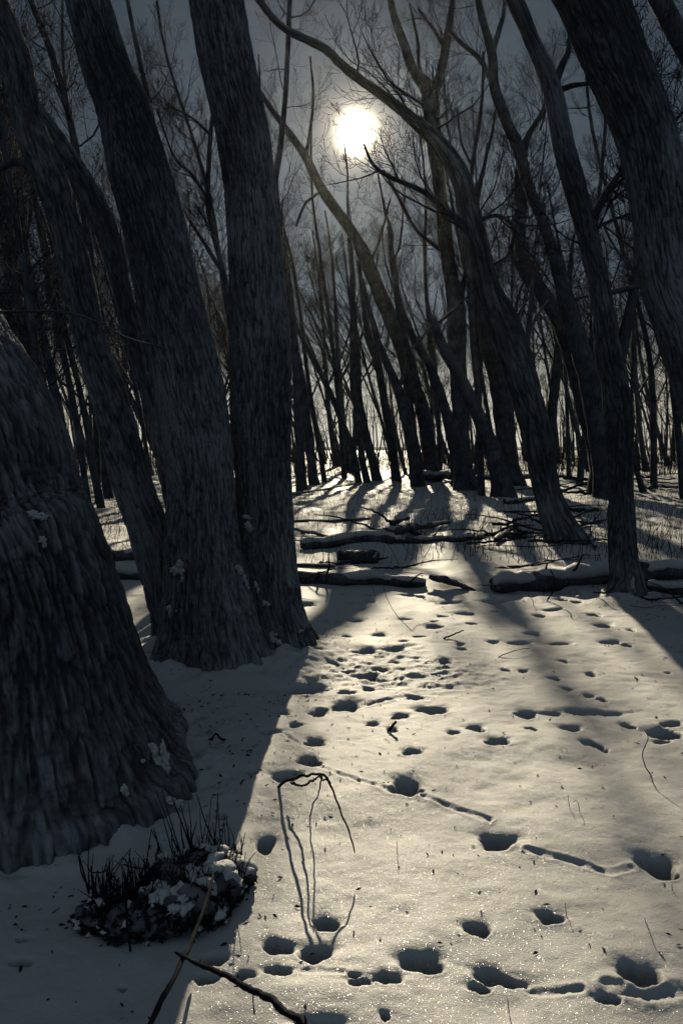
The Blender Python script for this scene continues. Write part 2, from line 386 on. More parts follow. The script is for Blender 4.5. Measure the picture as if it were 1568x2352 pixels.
def traced_tree(label, Y, stems, limbs=(), group=None, top=13.0, n=26, ln=2.6, zlo=3.5, seed=1, sides=14, wob=0.05, detail=None, crown_kw=None, name='tree', cat='tree', m=None):
    rng = np.random.default_rng(seed)
    first = to3d(stems[0], Y); org = np.array([first[0][0], Y, 0.0])
    t = empty(name, org); tag(t, label, cat, group)
    all_ = []
    for k, s in enumerate(stems):
        dy = detail[k]['dY'] if detail and 'dY' in detail[k] else 0
        C4 = extend(to3d(s, Y + dy, wob * rng.uniform(-1, 1)), (0.0 if k == 2 else top), rng)
        mb = MB()
        if detail:
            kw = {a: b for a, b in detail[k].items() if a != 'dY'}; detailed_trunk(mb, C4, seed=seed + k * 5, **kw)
        else:
            C, L_ = spline(C4, int(min(90, max(24, 4 * len(C4)))))
            C[:, :3] += fbm(C[:, :3] * 0.9, seed, 2)[:, None] * C[:, 3:4] * np.array([0.35, 0.35, 0])
            rr = C[:, 3] * (1 + 0.10 * fbm(C[:, :3] * 2.5 + seed, seed, 2)) * (1 + 0.12 * np.exp(-np.clip(C[:, 2], 0, 9) / 0.35))
            V, F = tubes(C[None, :, :3], rr[None], sides)
            off = fbm(V * np.array([4, 4, 0.8]) + seed, seed, 3)[:, None]
            cen = np.repeat(C[:, :3], sides, axis=0); V = V + (V - cen) * off * 0.16
            mb.add(V, F)
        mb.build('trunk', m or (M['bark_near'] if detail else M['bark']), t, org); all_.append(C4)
        z0 = C4[C4[:, 2] > -0.1][0]; BASES.append((z0[0], z0[1], z0[3])); DRIFTS.append((z0[0], z0[1], z0[3]))
    for s in limbs:
        C4 = to3d(s, Y, 0, dY=rng.uniform(-0.04, 0.04) * Y)
        C, _ = spline(C4, 26); V, F = tubes(C[None, :, :3], C[None, :, 3] * (1 + 0.1 * fbm(C[:, :3] * 3, seed, 2))[None], 8)
        mb = MB(); mb.add(V, F); mb.build('limb', M['bark'], t, org); all_.append(C4)
    kw = dict(levels=4); kw.update(crown_kw or {})
    if n: crown(rng, all_, zlo, n, ln, t, org, **kw)
    return t

NEAR = dict(sides=420, ds=0.010, amp=0.012, freq=44.0, vfreq=5.0, lobeamp=0.10, lobes=((3, 1, 0.6), (5, 0.7, 2.0), (7, 0.3, 1.0)))
def near(**k):
    d = dict(NEAR); d.update(k); return d

def build_near_trees():
    # the huge trunk on the left edge
    traced_tree('huge furrowed trunk nearest the camera, leaning out past the left edge, broad-footed', 3.25,
        [[(74, 1930, 860), (70, 1778, 810), (66, 1720, 735), (61, 1620, 635), (55, 1520, 550), (40, 1400, 490), (5, 1280, 470), (-35, 1180, 455), (-65, 1060, 445), (-108, 960, 440), (-175, 850, 430), (-215, 780, 430), (-330, 600, 420), (-520, 300, 400)]],
        limbs=[[(-230, 745, 16), (-60, 722, 10), (60, 715, 7), (150, 717, 6), (230, 742, 5), (290, 775, 3.5), (380, 800, 2.5)]],
        top=12, n=14, zlo=5.0, wob=0.0, seed=3, detail=[near(sides=620, ds=0.009, amp=0.022, freq=34.0, vfreq=4.6, lobeamp=0.06, flare_h=0.5, zfine=3.2, burls=[(at(185, 1165, 3.0), .16, .05), (at(160, 1080, 3.0), .10, .04), (at(75, 1205, 2.7), .09, .06), (at(118, 970, 3.0), .10, .05), (at(240, 1290, 2.95), .10, .025), (at(60, 890, 3.0), .10, .03), (at(300, 1560, 2.75), .14, .02)])], crown_kw=dict(levels=3))
    # the slimmer stem behind the big pair
    traced_tree('slim dark trunk leaning left between the huge left trunk and the twin-stemmed tree', 5.4,
        [[(410, 1488, 120), (400, 1440, 95), (384, 1375, 88), (346, 1224, 100), (303, 1099, 95), (256, 923, 90), (210, 784, 78), (183, 650, 77), (145, 500, 76), (112, 400, 84), (65, 280, 75), (42, 150, 72), (15, 75, 72), (-15, 0, 72), (-60, -120, 70)]],
        limbs=[[(70, 300, 26), (30, 262, 20), (-10, 240, 16)], [(100, 390, 24), (40, 372, 20), (-10, 390, 18)]],
        top=13, n=16, zlo=5.2, seed=5, wob=0.0, detail=[near(sides=220, ds=0.016, amp=0.012, freq=32.0, vfreq=5.0)], crown_kw=dict(levels=3))
    # twin stems fused at the foot
    traced_tree('thick twin-stemmed tree with both trunks rising from one broad snow-flecked foot', 5.0,
        [[(500, 1560, 285), (497, 1520, 275), (490, 1450, 228), (478, 1330, 190), (468, 1200, 165), (465, 1124, 157), (450, 973, 160), (424, 823, 158), (395, 700, 152), (365, 560, 150), (338, 450, 148), (322, 400, 146), (283, 250, 125), (243, 150, 115), (202, 0, 104), (150, -160, 98)],
         [(640, 1491, 175), (632, 1450, 158), (622, 1390, 145), (614, 1330, 138), (612, 1224, 130), (608, 1124, 128), (601, 973, 140), (599, 823, 143), (596, 750, 138), (588, 602, 128), (575, 451, 124), (555, 301, 124), (522, 150, 126), (495, 0, 123), (465, -160, 118)],
         [(575, 1520, 200), (568, 1450, 175), (562, 1380, 140), (558, 1310, 110), (560, 1250, 80), (566, 1190, 40)]],
        top=14, n=0, seed=8, wob=0.0,
        detail=[near(dY=-0.02, lobeamp=0.11, burls=[(at(470, 1330, 4.75), .10, .03), (at(400, 1240, 4.8), .06, .03), (at(400, 1400, 4.7), .12, .03), (at(560, 1400, 4.7), .12, .03)]), near(dY=0.35, lobeamp=0.11, burls=[(at(672, 1350, 5.2), .07, .05), (at(665, 960, 5.2), .09, .035), (at(690, 1440, 5.2), .07, .05), (at(622, 1300, 5.1), .07, .03)]), near(dY=0.15, sides=160, lobeamp=0.08)])
    traced_tree('rough dark stem crossing behind the twin-stemmed tree, snow along its upper side', 7.0,
        [[(440, 1385, 74), (425, 1300, 62), (410, 1200, 57), (394, 1124, 52), (355, 960, 50), (315, 800, 52), (284, 680, 52), (265, 600, 60), (240, 520, 68), (205, 450, 72), (160, 375, 70), (110, 300, 62), (50, 210, 50), (0, 120, 44)]],
        top=12, n=12, zlo=6.5, seed=9, wob=0.0, detail=[near(sides=160, ds=0.022, amp=0.014, freq=26.0, vfreq=4.0)], crown_kw=dict(levels=3))
    # right edge giant
    traced_tree('big trunk slanting through the upper right corner, its foot outside the right edge', 5.9,
        [[(1825, 1450, 175), (1765, 1300, 145), (1703, 1150, 140), (1643, 980, 136), (1611, 870, 133), (1575, 750, 133), (1540, 650, 132), (1511, 451, 127), (1477, 300, 130), (1416, 150, 136), (1358, 0, 142), (1290, -160, 138)]],
        top=13, n=14, zlo=6.0, seed=11, wob=0.0, detail=[near(sides=300, ds=0.016, amp=0.014, freq=26.0, vfreq=4.0)], crown_kw=dict(levels=3))
    traced_tree('narrow leaning trunk clipped by the top right corner', 10.0,
        [[(1990, 1290, 70), (1900, 900, 58), (1750, 500, 50), (1620, 200, 46), (1560, 90, 44), (1513, 0, 42), (1450, -130, 40)]],
        top=13, n=12, zlo=7, seed=12, crown_kw=dict(levels=3))
    # right, standing free in the snow
    traced_tree('upright forked trunk standing alone at the right before the snowy log', 7.3,
        [[(1434, 1372, 92), (1436, 1330, 72), (1428, 1274, 63), (1424, 1174, 60), (1424, 1124, 54), (1418, 973, 66), (1408, 873, 60), (1395, 812, 62), (1377, 672, 48), (1338, 502, 50), (1297, 351, 50), (1265, 201, 42), (1224, 100, 36), (1181, 0, 38), (1120, -120, 34)]],
        limbs=[[(1420, 830, 34), (1432, 770, 30), (1448, 700, 24), (1470, 600, 18), (1500, 480, 12)],
               [(1362, 500, 20), (1385, 455, 18), (1410, 415, 14), (1433, 386, 10)],
               [(1275, 190, 20), (1290, 150, 16), (1305, 115, 14), (1308, 60, 12), (1300, -20, 10)],
               [(1290, 205, 14), (1318, 196, 12), (1363, 191, 8)], [(1400, 672, 14), (1450, 660, 12), (1508, 652, 10)],
               [(1370, 522, 9), (1420, 500, 7), (1462, 490, 6)]],
        top=13, n=24, ln=1.8, zlo=3.4, seed=14, wob=0.02, detail=[near(sides=200, ds=0.018, amp=0.009, freq=30.0, vfreq=4.0)], crown_kw=dict(levels=4, kids=(5, 5, 4)))
    # centre right leaning with the long diagonal limb
    traced_tree('bark-stripped trunk leaning left whose long arching top passes just above the sun', 11.3,
        [[(1306, 1262, 100), (1282, 1205, 76), (1254, 1124, 62), (1236, 1023, 68), (1211, 923, 70), (1182, 823, 78), (1146, 722, 70), (1120, 652, 48), (1083, 502, 48), (1054, 402, 46), (1003, 326, 38), (931, 261, 26), (881, 221, 23), (831, 186, 21), (780, 145, 21), (743, 110, 20), (653, 65, 18), (602, 10, 16), (560, -60, 14)]],
        limbs=[[(1082, 545, 18), (1060, 515, 17), (1021, 482, 16), (966, 437, 13), (896, 407, 11), (856, 377, 8), (835, 330, 5)],
               [(1000, 330, 26), (985, 270, 22), (975, 230, 20)], [(1100, 505, 12), (1140, 495, 10), (1180, 515, 8), (1195, 540, 6)],
               [(1090, 622, 8), (1120, 612, 7), (1165, 586, 6), (1180, 540, 4)]],
        top=9.0, n=34, ln=2.0, zlo=3.2, seed=16, wob=0.0, detail=[near(sides=160, ds=0.028, amp=0.020, freq=17.0, vfreq=1.8, zfine=8)], crown_kw=dict(levels=4, kids=(5, 5, 4)))

GM = 'leaning trees in the middle distance'
def build_mid_trees():
    T = []
    T.append(('straight trunk splitting into a wide V just right of the sun', 26.5, [[(1066, 1127, 52), (1064, 1060, 42), (1058, 923, 37), (1047, 760, 42), (1041, 672, 38), (1027, 600, 30), (1018, 502, 28), (1004, 402, 30), (990, 251, 36), (980, 201, 34), (951, 166, 22), (926, 100, 20), (901, 25, 16), (885, -60, 13)]],
      [[(985, 210, 24), (1006, 185, 22), (1022, 115, 20), (1036, 25, 14), (1045, -60, 10)], [(1048, 725, 18), (1062, 660, 15), (1073, 614, 14), (1076, 540, 12), (1100, 440, 9), (1120, 330, 6)], [(1009, 572, 11), (956, 527, 9), (906, 437, 8), (880, 390, 5)], [(1022, 110, 10), (990, 60, 9), (960, 20, 7)], [(978, 215, 10), (962, 150, 9), (958, 90, 8), (940, 10, 5)], [(1028, 640, 8), (1010, 560, 7), (1004, 480, 5)]], 62, 2.6, 21))
    T.append(('slender trunk leaning left, thinnest of the pair below the sun', 26.0, [[(872, 1128, 26), (850, 1040, 22), (826, 930, 19), (819, 820, 18), (812, 720, 14), (806, 600, 11), (799, 500, 8), (798, 400, 6), (790, 330, 4)]], [], 22, 2.0, 22))
    T.append(('slender trunk with clean foot just right of the thinnest one below the sun', 26.5, [[(913, 1127, 30), (908, 1090, 24), (899, 1020, 22), (882, 923, 22), (864, 823, 20), (845, 765, 18), (835, 690, 14), (822, 600, 10)]], [], 16, 2.2, 23))
    T.append(('long trunk sweeping up to the left beneath the sun toward the thick twin-stemmed tree', 27.0, [[(994, 1126, 50), (990, 1080, 42), (983, 1023, 38), (964, 923, 36), (932, 823, 38), (892, 722, 38), (843, 600, 34), (805, 530, 28), (770, 480, 26), (735, 430, 25), (700, 360, 22), (660, 300, 18), (615, 240, 14), (585, 190, 10)]],
      [[(935, 800, 18), (915, 700, 14), (905, 600, 10), (890, 520, 7)], [(805, 540, 14), (835, 560, 12), (857, 590, 10), (880, 520, 7), (895, 460, 5)], [(700, 370, 12), (712, 300, 10), (720, 220, 8), (712, 130, 6)], [(735, 440, 8), (700, 470, 8), (680, 520, 6)]], 44, 2.6, 24))
    T.append(('thin stem curving left behind the long sweeping trunk', 29.0, [[(1052, 1115, 30), (1042, 1023, 27), (1016, 923, 24), (986, 838, 20), (954, 787, 18), (926, 722, 16), (905, 640, 12), (895, 560, 9)]], [], 18, 2.2, 25))
    T.append(('snapped-off leaning snag with a blunt top, edged with light', 23.0, [[(1156, 1139, 56), (1150, 1110, 46), (1142, 1073, 42), (1117, 998, 35), (1082, 923, 30), (1047, 848, 28), (1012, 787, 22), (991, 727, 18)]],
      [[(1000, 745, 8), (1030, 722, 7), (1075, 680, 5)], [(992, 745, 8), (965, 780, 7), (945, 800, 5)], [(990, 728, 5), (985, 700, 3), (978, 672, 2)], [(995, 726, 4), (999, 695, 3), (1004, 665, 2)]], 0, 2, 26))
    T.append(('grey trunk leaning left behind the bark-stripped leaning trunk', 30.0, [[(1176, 1110, 52), (1167, 1063, 46), (1150, 923, 45), (1130, 800, 42), (1108, 740, 34), (1085, 660, 28), (1068, 560, 20), (1050, 440, 14)]], [], 26, 3.0, 27))
    T.append(('dark trunk leaning strongly left with a knotted bend, behind the free-standing forked tree', 24.0, [[(1386, 1136, 66), (1384, 1075, 56), (1372, 1010, 54), (1345, 923, 50), (1315, 823, 44), (1287, 743, 38), (1257, 693, 36), (1222, 637, 30), (1197, 577, 28), (1193, 502, 26), (1197, 402, 28), (1207, 326, 16), (1232, 281, 14), (1250, 250, 12), (1262, 180, 9)]],
      [[(1230, 650, 18), (1205, 640, 14), (1180, 600, 10)], [(1260, 690, 8), (1300, 690, 7), (1350, 680, 6)]], 34, 2.4, 28))
    T.append(('tall trunk crossing the knotted one and splitting high into a narrow fork', 22.5, [[(1400, 1142, 60), (1385, 1060, 52), (1375, 990, 48), (1355, 880, 45), (1330, 790, 40), (1302, 702, 36), (1277, 602, 30), (1242, 502, 24), (1212, 427, 22), (1192, 351, 28), (1152, 251, 24), (1132, 186, 22), (1127, 115, 22), (1102, 25, 16), (1085, -60, 12)]],
      [[(1130, 120, 14), (1145, 70, 12), (1157, 25, 10), (1160, -40, 8)], [(1125, 180, 12), (1100, 135, 11), (1060, 100, 10), (1030, 70, 8)], [(1240, 300, 5), (1255, 240, 5), (1260, 180, 4)]], 44, 2.4, 29))
    T.append(('dark trunk close against the right side of the twin-stemmed tree', 26.0, [[(692, 1130, 25), (687, 1000, 22), (679, 850, 19), (668, 750, 17), (655, 640, 16), (640, 500, 12)]], [], 24, 2.6, 30))
    T.append(('second dark trunk right of the twin-stemmed tree, leaning left', 30.0, [[(722, 1112, 24), (706, 980, 19), (692, 880, 17), (678, 780, 14), (662, 650, 14), (650, 540, 10)]], [], 20, 2.6, 31))
    T.append(('thin pale stem slanting across the gap below the sun', 31.0, [[(824, 1112, 15), (815, 1050, 14), (787, 973, 13), (757, 900, 13), (727, 838, 13), (700, 790, 11), (677, 740, 9)]], [], 12, 2.0, 32))
    T.append(('thin straight stem beside the pale slanting one', 31.0, [[(843, 1112, 17), (828, 1023, 15), (812, 900, 14), (808, 800, 12), (812, 680, 9)]], [], 14, 2.2, 33))
    T.append(('hazy grey trunk between the slender pair and the long sweeping trunk', 29.0, [[(957, 1116, 34), (951, 1060, 30), (931, 953, 28), (905, 873, 21), (875, 802, 16), (850, 720, 12), (832, 640, 8)]], [[(915, 890, 12), (930, 850, 9), (935, 800, 6)]], 18, 2.2, 34))
    T.append(('stem leaning right between the leaning trunks at right centre', 31.0, [[(1264, 1110, 26), (1264, 1020, 25), (1270, 920, 22), (1282, 800, 20), (1300, 690, 14), (1310, 600, 10)]], [], 18, 2.2, 35))
    T.append(('slim stem rising behind the bark-stripped trunk and forking low', 20.0, [[(1240, 1156, 18), (1215, 900, 16), (1210, 800, 14), (1218, 710, 12), (1222, 640, 8), (1232, 540, 5)]], [[(1212, 770, 8), (1235, 720, 7), (1260, 690, 5)], [(1180, 740, 8), (1190, 680, 7), (1205, 640, 5)]], 16, 1.6, 36))
    T.append(('thin dark trunk standing in the lit snow seen between the left trunks', 20.0, [[(226, 1168, 15), (224, 1080, 12), (219, 900, 11), (208, 750, 9), (190, 600, 7)]], [], 16, 1.8, 37))
    T.append(('crooked thin tree showing in the gap between the twin stems', 12.0, [[(585, 1240, 24), (565, 1000, 20), (545, 760, 16), (508, 600, 14), (480, 470, 12), (485, 300, 10), (500, 180, 8), (490, 60, 6)]],
      [[(520, 640, 10), (470, 560, 9), (420, 480, 7), (390, 420, 5)], [(480, 460, 8), (440, 400, 6), (400, 360, 5), (360, 250, 4)], [(484, 310, 7), (440, 270, 5), (380, 240, 4)], [(505, 590, 7), (490, 540, 6), (450, 470, 4)]], 46, 1.5, 38))
    T.append(('thin tree with upswept branches right of the V-forked trunk', 24.0, [[(1105, 1137, 18), (1098, 950, 16), (1085, 760, 15), (1072, 520, 12), (1085, 380, 10), (1105, 250, 8), (1110, 120, 6)]], [[(1078, 470, 8), (1105, 400, 7), (1130, 300, 6), (1145, 200, 4)], [(1085, 385, 6), (1060, 330, 5), (1050, 250, 4)]], 36, 1.8, 39))
    T.append(('thin tree standing right under the sun, crown of upswept twigs', 25.0, [[(968, 1132, 20), (945, 950, 15), (925, 800, 12), (911, 700, 11), (900, 600, 10), (898, 532, 9), (883, 482, 8), (868, 400, 5)]], [[(900, 600, 7), (918, 560, 6), (930, 430, 4)], [(911, 690, 6), (885, 600, 5), (875, 520, 4)]], 20, 1.8, 40))
    for lab, Y, st, lb, n, ln, sd_ in T:
        yv = 33.0 if sd_ in (22, 23, 24, 40) else Y
        top = 0.1 if (n == 0 or sd_ in (22, 23, 24, 25, 34, 40)) else 12.5
        if sd_ in (22, 23, 24, 34, 40, 25): n = int(n * 0.8)
        traced_tree(lab, yv, st, lb, top=top, n=int(n * 0.85), ln=ln, zlo=3.4, seed=sd_, group=GM, wob=0.03, sides=16,
                    crown_kw=dict(levels=4, kids=(6, 5, 4), rmin=0.0028, rk=0.005))
    rng = np.random.default_rng(90)
    tall = [(x_, Y_, 'below and around the sun') for x_, Y_ in ((745, 33), (790, 37), (1010, 36), (1090, 37), (1180, 34))] + \
           [(x_, Y_, 'between the twin stems and the slim dark trunk') for x_, Y_ in ((330, 17), (400, 20), (560, 19), (610, 23), (250, 24))] + \
           [(x_, Y_, 'among the leaning trunks at the right') for x_, Y_ in ((1150, 31), (1330, 29), (1500, 28), (1570, 22), (1650, 26), (1440, 34))]
    for i, (x, Y, wh) in enumerate(tall):
        b = ground_py(Y); s_ = 27 / Y; dx = rng.uniform(-260, -60) * s_ * (.45 if 900 < x < 1100 else 1) * (-.4 if i % 4 == 3 else 1); w = rng.uniform(9, 15) * s_; j = lambda: rng.normal(0, 12) * s_
        st = [(x, b, w * 1.25), (x + dx * .25 + j(), b - 300 * s_, w), (x + dx * .5 + j(), b - 600 * s_, w * .8), (x + dx * .85 + j(), b - 900 * s_, w * .6), (x + dx + j(), b - 1200 * s_, w * .35)]
        traced_tree('tall thin tree with fine upswept branches ' + wh, Y, [st], [], top=16, n=26, ln=2.6, zlo=4.0, seed=700 + i, group='tall thin trees ' + wh, sides=8, crown_kw=dict(levels=4, kids=(6, 5, 4), rmin=0.003, spread=(25, 55), rk=0.0065))
    rng = np.random.default_rng(77)
    # slender stems crowding the gap on the far left
    specs = [(150, 12, -95, 22), (180, 14, -120, 20), (120, 13, -70, 14), (205, 16, -105, 18), (90, 15, -60, 22), (165, 18, -110, 26), (60, 17, -50, 20), (230, 19, -130, 18), (35, 14, -60, 14), (250, 22, -120, 22), (110, 20, -90, 30)]
    words_ = ['thickest', 'smoothest', 'most slanted', 'thinnest', 'most crooked', 'straightest', 'palest', 'darkest', 'shortest', 'farthest', 'tallest']
    for i, (x, Y, dx, w) in enumerate(specs):
        b = ground_py(Y); st = [(x, b, w), (x + dx * 0.35, b - 260, w * 0.85), (x + dx * 0.9, b - 560, w * 0.7), (x + dx * 1.4, b - 860, w * 0.45), (x + dx * 1.6, b - 1050, w * 0.25)]
        traced_tree('slender leaning stem crowded behind the huge left trunk with its neighbours', Y, [st], [], top=9.5, n=22, ln=1.9, zlo=2.6, seed=60 + i, group='slender stems behind the huge left trunk', sides=8, crown_kw=dict(levels=4, kids=(5, 5, 4), rmin=0.004))

# ------------------------------------------------------------------ snow ground
PITS = []       # x, y, a, b, depth, rot, seed
def pit(px, py, w, h, rot=0.0, dk=1.0):
    g0 = ground(px, py); a = w / 2 * depth(g0) / FPX
    y1 = ground(px, py - h / 2)[1]; y2 = ground(px, py + h / 2)[1]; b = abs(y1 - y2) / 2
    if py < 1500: b = min(b, a * 1.3)
    b = max(b, 0.35 * a); b = min(b, 1.6 * a)
    a *= 0.86; b *= 0.84
    PITS.append((g0[0], g0[1], a, b, dk * min(0.13, 1.0 * min(a, b * 1.2) + 0.012), rot))
c6 = [(380,1705,210,95),(215,1775,155,55),(85,1795,120,42),(60,1762,70,20),(700,1765,250,75,-.25),(790,1800,150,45,-.2),(640,1815,120,55),(1365,1780,215,110),(1225,1890,160,52),(205,1938,55,40),(635,1560,150,72),(965,1510,130,80),(1450,1262,190,110,-.45),(1500,1300,120,70),(715,1155,175,78,-.2),(305,925,160,75,-.45),(325,768,100,42),(712,718,115,42),(615,655,95,35),(520,678,85,25),(875,660,75,20),(1055,650,100,33),(1150,715,95,35),(1205,738,45,20),(1315,627,65,28),(1490,665,150,50),(1520,620,110,30),(1475,700,80,20),(850,582,120,46),(960,577,130,25),(1110,570,140,33),(1230,570,150,22),(415,572,130,45),(275,595,85,28),(150,627,65,25),(240,655,50,45),(340,512,95,20),(25,548,130,50),(1038,467,44,20),(985,417,44,20),(1138,495,50,18),(1200,512,50,24),(1145,398,45,20),(1022,345,42,15),(755,381,50,18),(838,385,48,16),(482,355,62,30),(483,382,45,12),(250,353,60,15),(130,468,54,25),(130,415,110,36,.5),(190,385,80,30,.5),(250,300,90,25,.3),(120,308,110,30),(560,290,58,18),(550,270,40,12),(25,400,45,10),(820,262,90,18),(700,257,62,12),(885,222,72,18),(1010,265,110,16),(1240,258,92,18),(1308,270,55,22),(1210,190,90,22),(1330,210,38,12),(1395,158,40,14),(1160,142,70,14),(915,137,60,18),(705,115,40,10),(975,110,80,14),(580,120,70,35,.6),(500,65,140,20),(710,70,130,20),(750,30,180,24),(1020,30,120,28),(65,155,86,25),(95,100,42,12),(60,75,100,12),(140,65,46,14),(310,38,66,15),(370,43,40,10),(420,32,40,10),(130,35,50,10),(15,40,32,8),(25,243,56,14),(180,225,80,16),(300,150,62,14),(430,190,80,25,.5),(290,262,50,10),(1080,80,52,16),(1015,70,52,14),(1120,60,90,20),(600,183,52,8),(360,235,60,10),(470,135,60,14),(430,165,40,10),(1500,390,36,8),(30,490,90,16),(440,410,60,12),(1550,300,60,16)]
c5 = [(1530,370,62,25),(1400,480,200,40,.15),(1400,338,110,25,.1),(1280,590,100,35),(1448,582,86,30),(1350,645,55,22),(1230,680,100,30),(1435,715,108,40),(1410,810,135,46,-.15),(1150,875,62,35),(1310,890,135,45),(1000,975,38,20),(1010,1060,60,35),(1215,1175,90,78),(1490,1525,110,78),(1265,1640,150,82),(1437,1670,150,98),(1270,1755,155,48),(1120,1775,125,48),(980,1700,110,60),(940,1790,110,60),(1470,1990,200,90),(1405,80,80,20),(1475,160,60,16),(1545,160,32,12),(105,1640,62,30),(100,1745,110,40),(560,1840,45,22),(915,630,55,20),(1160,745,42,14),(930,500,44,8),(1080,515,34,12),(1470,560,60,14)]
for q in c6:
    cx, cy, w, h = q[:4]; pit(780.5 + .502 * cx, 1344.3 + .502 * cy, w * .502, h * .502, q[4] if len(q) > 4 else 0)
for q in c5:
    cx, cy, w, h = q[:4]; pit(.502 * cx, 1344.3 + .502 * cy, w * .502, h * .502, q[4] if len(q) > 4 else 0)
GROOVES = []
def groove(c, off, wd, dp):
    wd *= 0.75; dp *= 0.46
    GROOVES.append(([ground(off + .502 * x, 1344.3 + .502 * y)[:2] for x, y in c], wd, dp))
groove([(1290, 680), (1350, 715), (1425, 755)], 0, 0.018, 0.012)
groove([(1470, 835), (1568, 872)], 0, 0.02, 0.016)
groove([(0, 860), (90, 890), (170, 915), (240, 945)], 780.5, 0.022, 0.018)
groove([(385, 960), (440, 978), (500, 1000), (590, 1030), (680, 1055)], 780.5, 0.022, 0.018)
groove([(860, 1190), (950, 1212), (1020, 1225), (1130, 1255), (1240, 1295), (1330, 1268)], 780.5, 0.022, 0.020)
groove([(1230, 1830), (1310, 1860), (1400, 1880), (1568, 1850)], 780.5, 0.030, 0.026)
_g = groove
groove([(870, 1830), (960, 1842), (1100, 1840)], 780.5, 0.02, 0.014)
groove([(1390, 1748), (1568, 1750)], 0, 0.014, 0.010)
groove([(80, 545), (180, 520), (300, 500), (400, 515)], 780.5, 0.03, 0.02)
groove([(240, 440), (330, 420), (420, 430), (520, 405), (610, 402)], 780.5, 0.04, 0.022)
groove([(250, 455), (400, 465), (530, 470)], 780.5, 0.05, 0.02)
groove([(180, 340), (260, 300), (330, 280)], 780.5, 0.06, 0.03)
LOGS = []   # snow banks along logs: (x0,y0,x1,y1,width,height)

def gz(x, y):
    x = np.asarray(x, float).ravel(); y = np.asarray(y, float).ravel()
    p = np.stack([x, y, 0 * x], 1)
    z = 0.034 * fbm(p * 1.15 + 3, 1, 3) + 0.022 * fbm(p * np.array([2.6, 3.6, 1]) + 9, 5, 3) + 0.0035 * fbm(p * np.array([14, 20, 1]) + 2, 6, 3)
    mid = np.clip((y - 9) / 6, 0, 1)
    z += mid * (0.07 * fbm(p * 0.8, 8, 3) + 0.07 * fbm(p * np.array([2.2, 4.6, 1]), 9, 4, .6))
    far = np.clip((y - 30) / 40, 0, 1); z += far * 0.35 * fbm(p * 0.06, 12, 2)
    z = z - 0.012
    for bx, by, br in DRIFTS:
        if by > 9: continue
        d = np.hypot(x - bx, y - by) - br; z += 0.055 * np.exp(-np.clip(d, 0, 9) / 0.28) * (1 + 0.5 * fbm(p * 4, 3, 2)) + 0.045 * np.exp(-np.clip(d, 0, 9) / 0.12) * fbm(p * 9, 4, 3)
    for x0, y0, x1, y1, w, h in LOGS:
        dx, dy = x1 - x0, y1 - y0; L2 = dx * dx + dy * dy
        t = np.clip(((x - x0) * dx + (y - y0) * dy) / L2, 0, 1); d = np.hypot(x - x0 - t * dx, y - y0 - t * dy)
        z += h * np.exp(-(d / w) ** 2) * (0.8 + 0.5 * fbm(p * 2.2, 21, 2))
    wob = 0.30 * fbm(p * 11, 31, 3)
    rough = fbm(p * 28, 33, 3)
    for X, Y, a, b, dp, rot in PITS:
        m_ = (np.abs(x - X) < 2.6 * max(a, b)) & (np.abs(y - Y) < 2.6 * max(a, b))
        if not m_.any(): continue
        c, s = math.cos(rot), math.sin(rot); u = (x[m_] - X) * c + (y[m_] - Y) * s; v = -(x[m_] - X) * s + (y[m_] - Y) * c
        th = np.arctan2(v, u)
        q = np.sqrt((u / a) ** 2 + (v / b) ** 2) * (1 + 0.10 * np.cos(2 * th + X * 40) + 0.09 * np.cos(3 * th + Y * 50) + 0.05 * np.cos(5 * th + X * 90)) + wob[m_] + 0.05 * rough[m_]
        far_ = np.clip(v / b * 0.9 + 0.25, 0, 1); kk = 14 - 10.5 * far_; prof = 1 / (1 + np.exp((q - 0.92 + 0.10 * far_) * kk)); rim = np.exp(-((q - 1.22) / 0.20) ** 2)
        soft = np.exp(-np.clip(q - 0.8, 0, 9) / 0.28)
        z[m_] += -dp * prof * (1.12 - 0.34 * np.clip(q, 0, 1.2) ** 2 + 0.16 * rough[m_]) - 0.12 * dp * soft - 0.55 * dp * far_ * np.exp(-np.clip(q - 0.75, 0, 9) / 0.42) + 0.05 * dp * rim * (1 + rough[m_])
    for pts, wd, dp in GROOVES:
        d = np.full(len(x), 9.0)
        for (x0, y0), (x1, y1) in zip(pts[:-1], pts[1:]):
            dx, dy = x1 - x0, y1 - y0; t = np.clip(((x - x0) * dx + (y - y0) * dy) / (dx * dx + dy * dy), 0, 1)
            d = np.minimum(d, np.hypot(x - x0 - t * dx, y - y0 - t * dy))
        m_ = d < 4 * wd
        if m_.any():
            dm = d[m_] / wd * (1 + 0.5 * rough[m_]); z[m_] += dp * (-np.exp(-dm ** 2) * np.clip(0.75 + 1.3 * rough[m_] + 1.2 * wob[m_], 0.5, 2) + 0.35 * np.exp(-((dm - 1.6) / 0.6) ** 2) * (1 + 0.8 * rough[m_]))
    # trampled, crusty patch left of centre
    c0 = ground(900, 1545); tr = np.exp(-(((x - c0[0]) / 0.75) ** 2 + ((y - c0[1]) / 0.45) ** 2) ** 1.5); z += tr * 0.022 * fbm(p * np.array([14, 22, 1]), 41, 4)
    return z
def gz1(x, y): return float(gz([x], [y])[0])

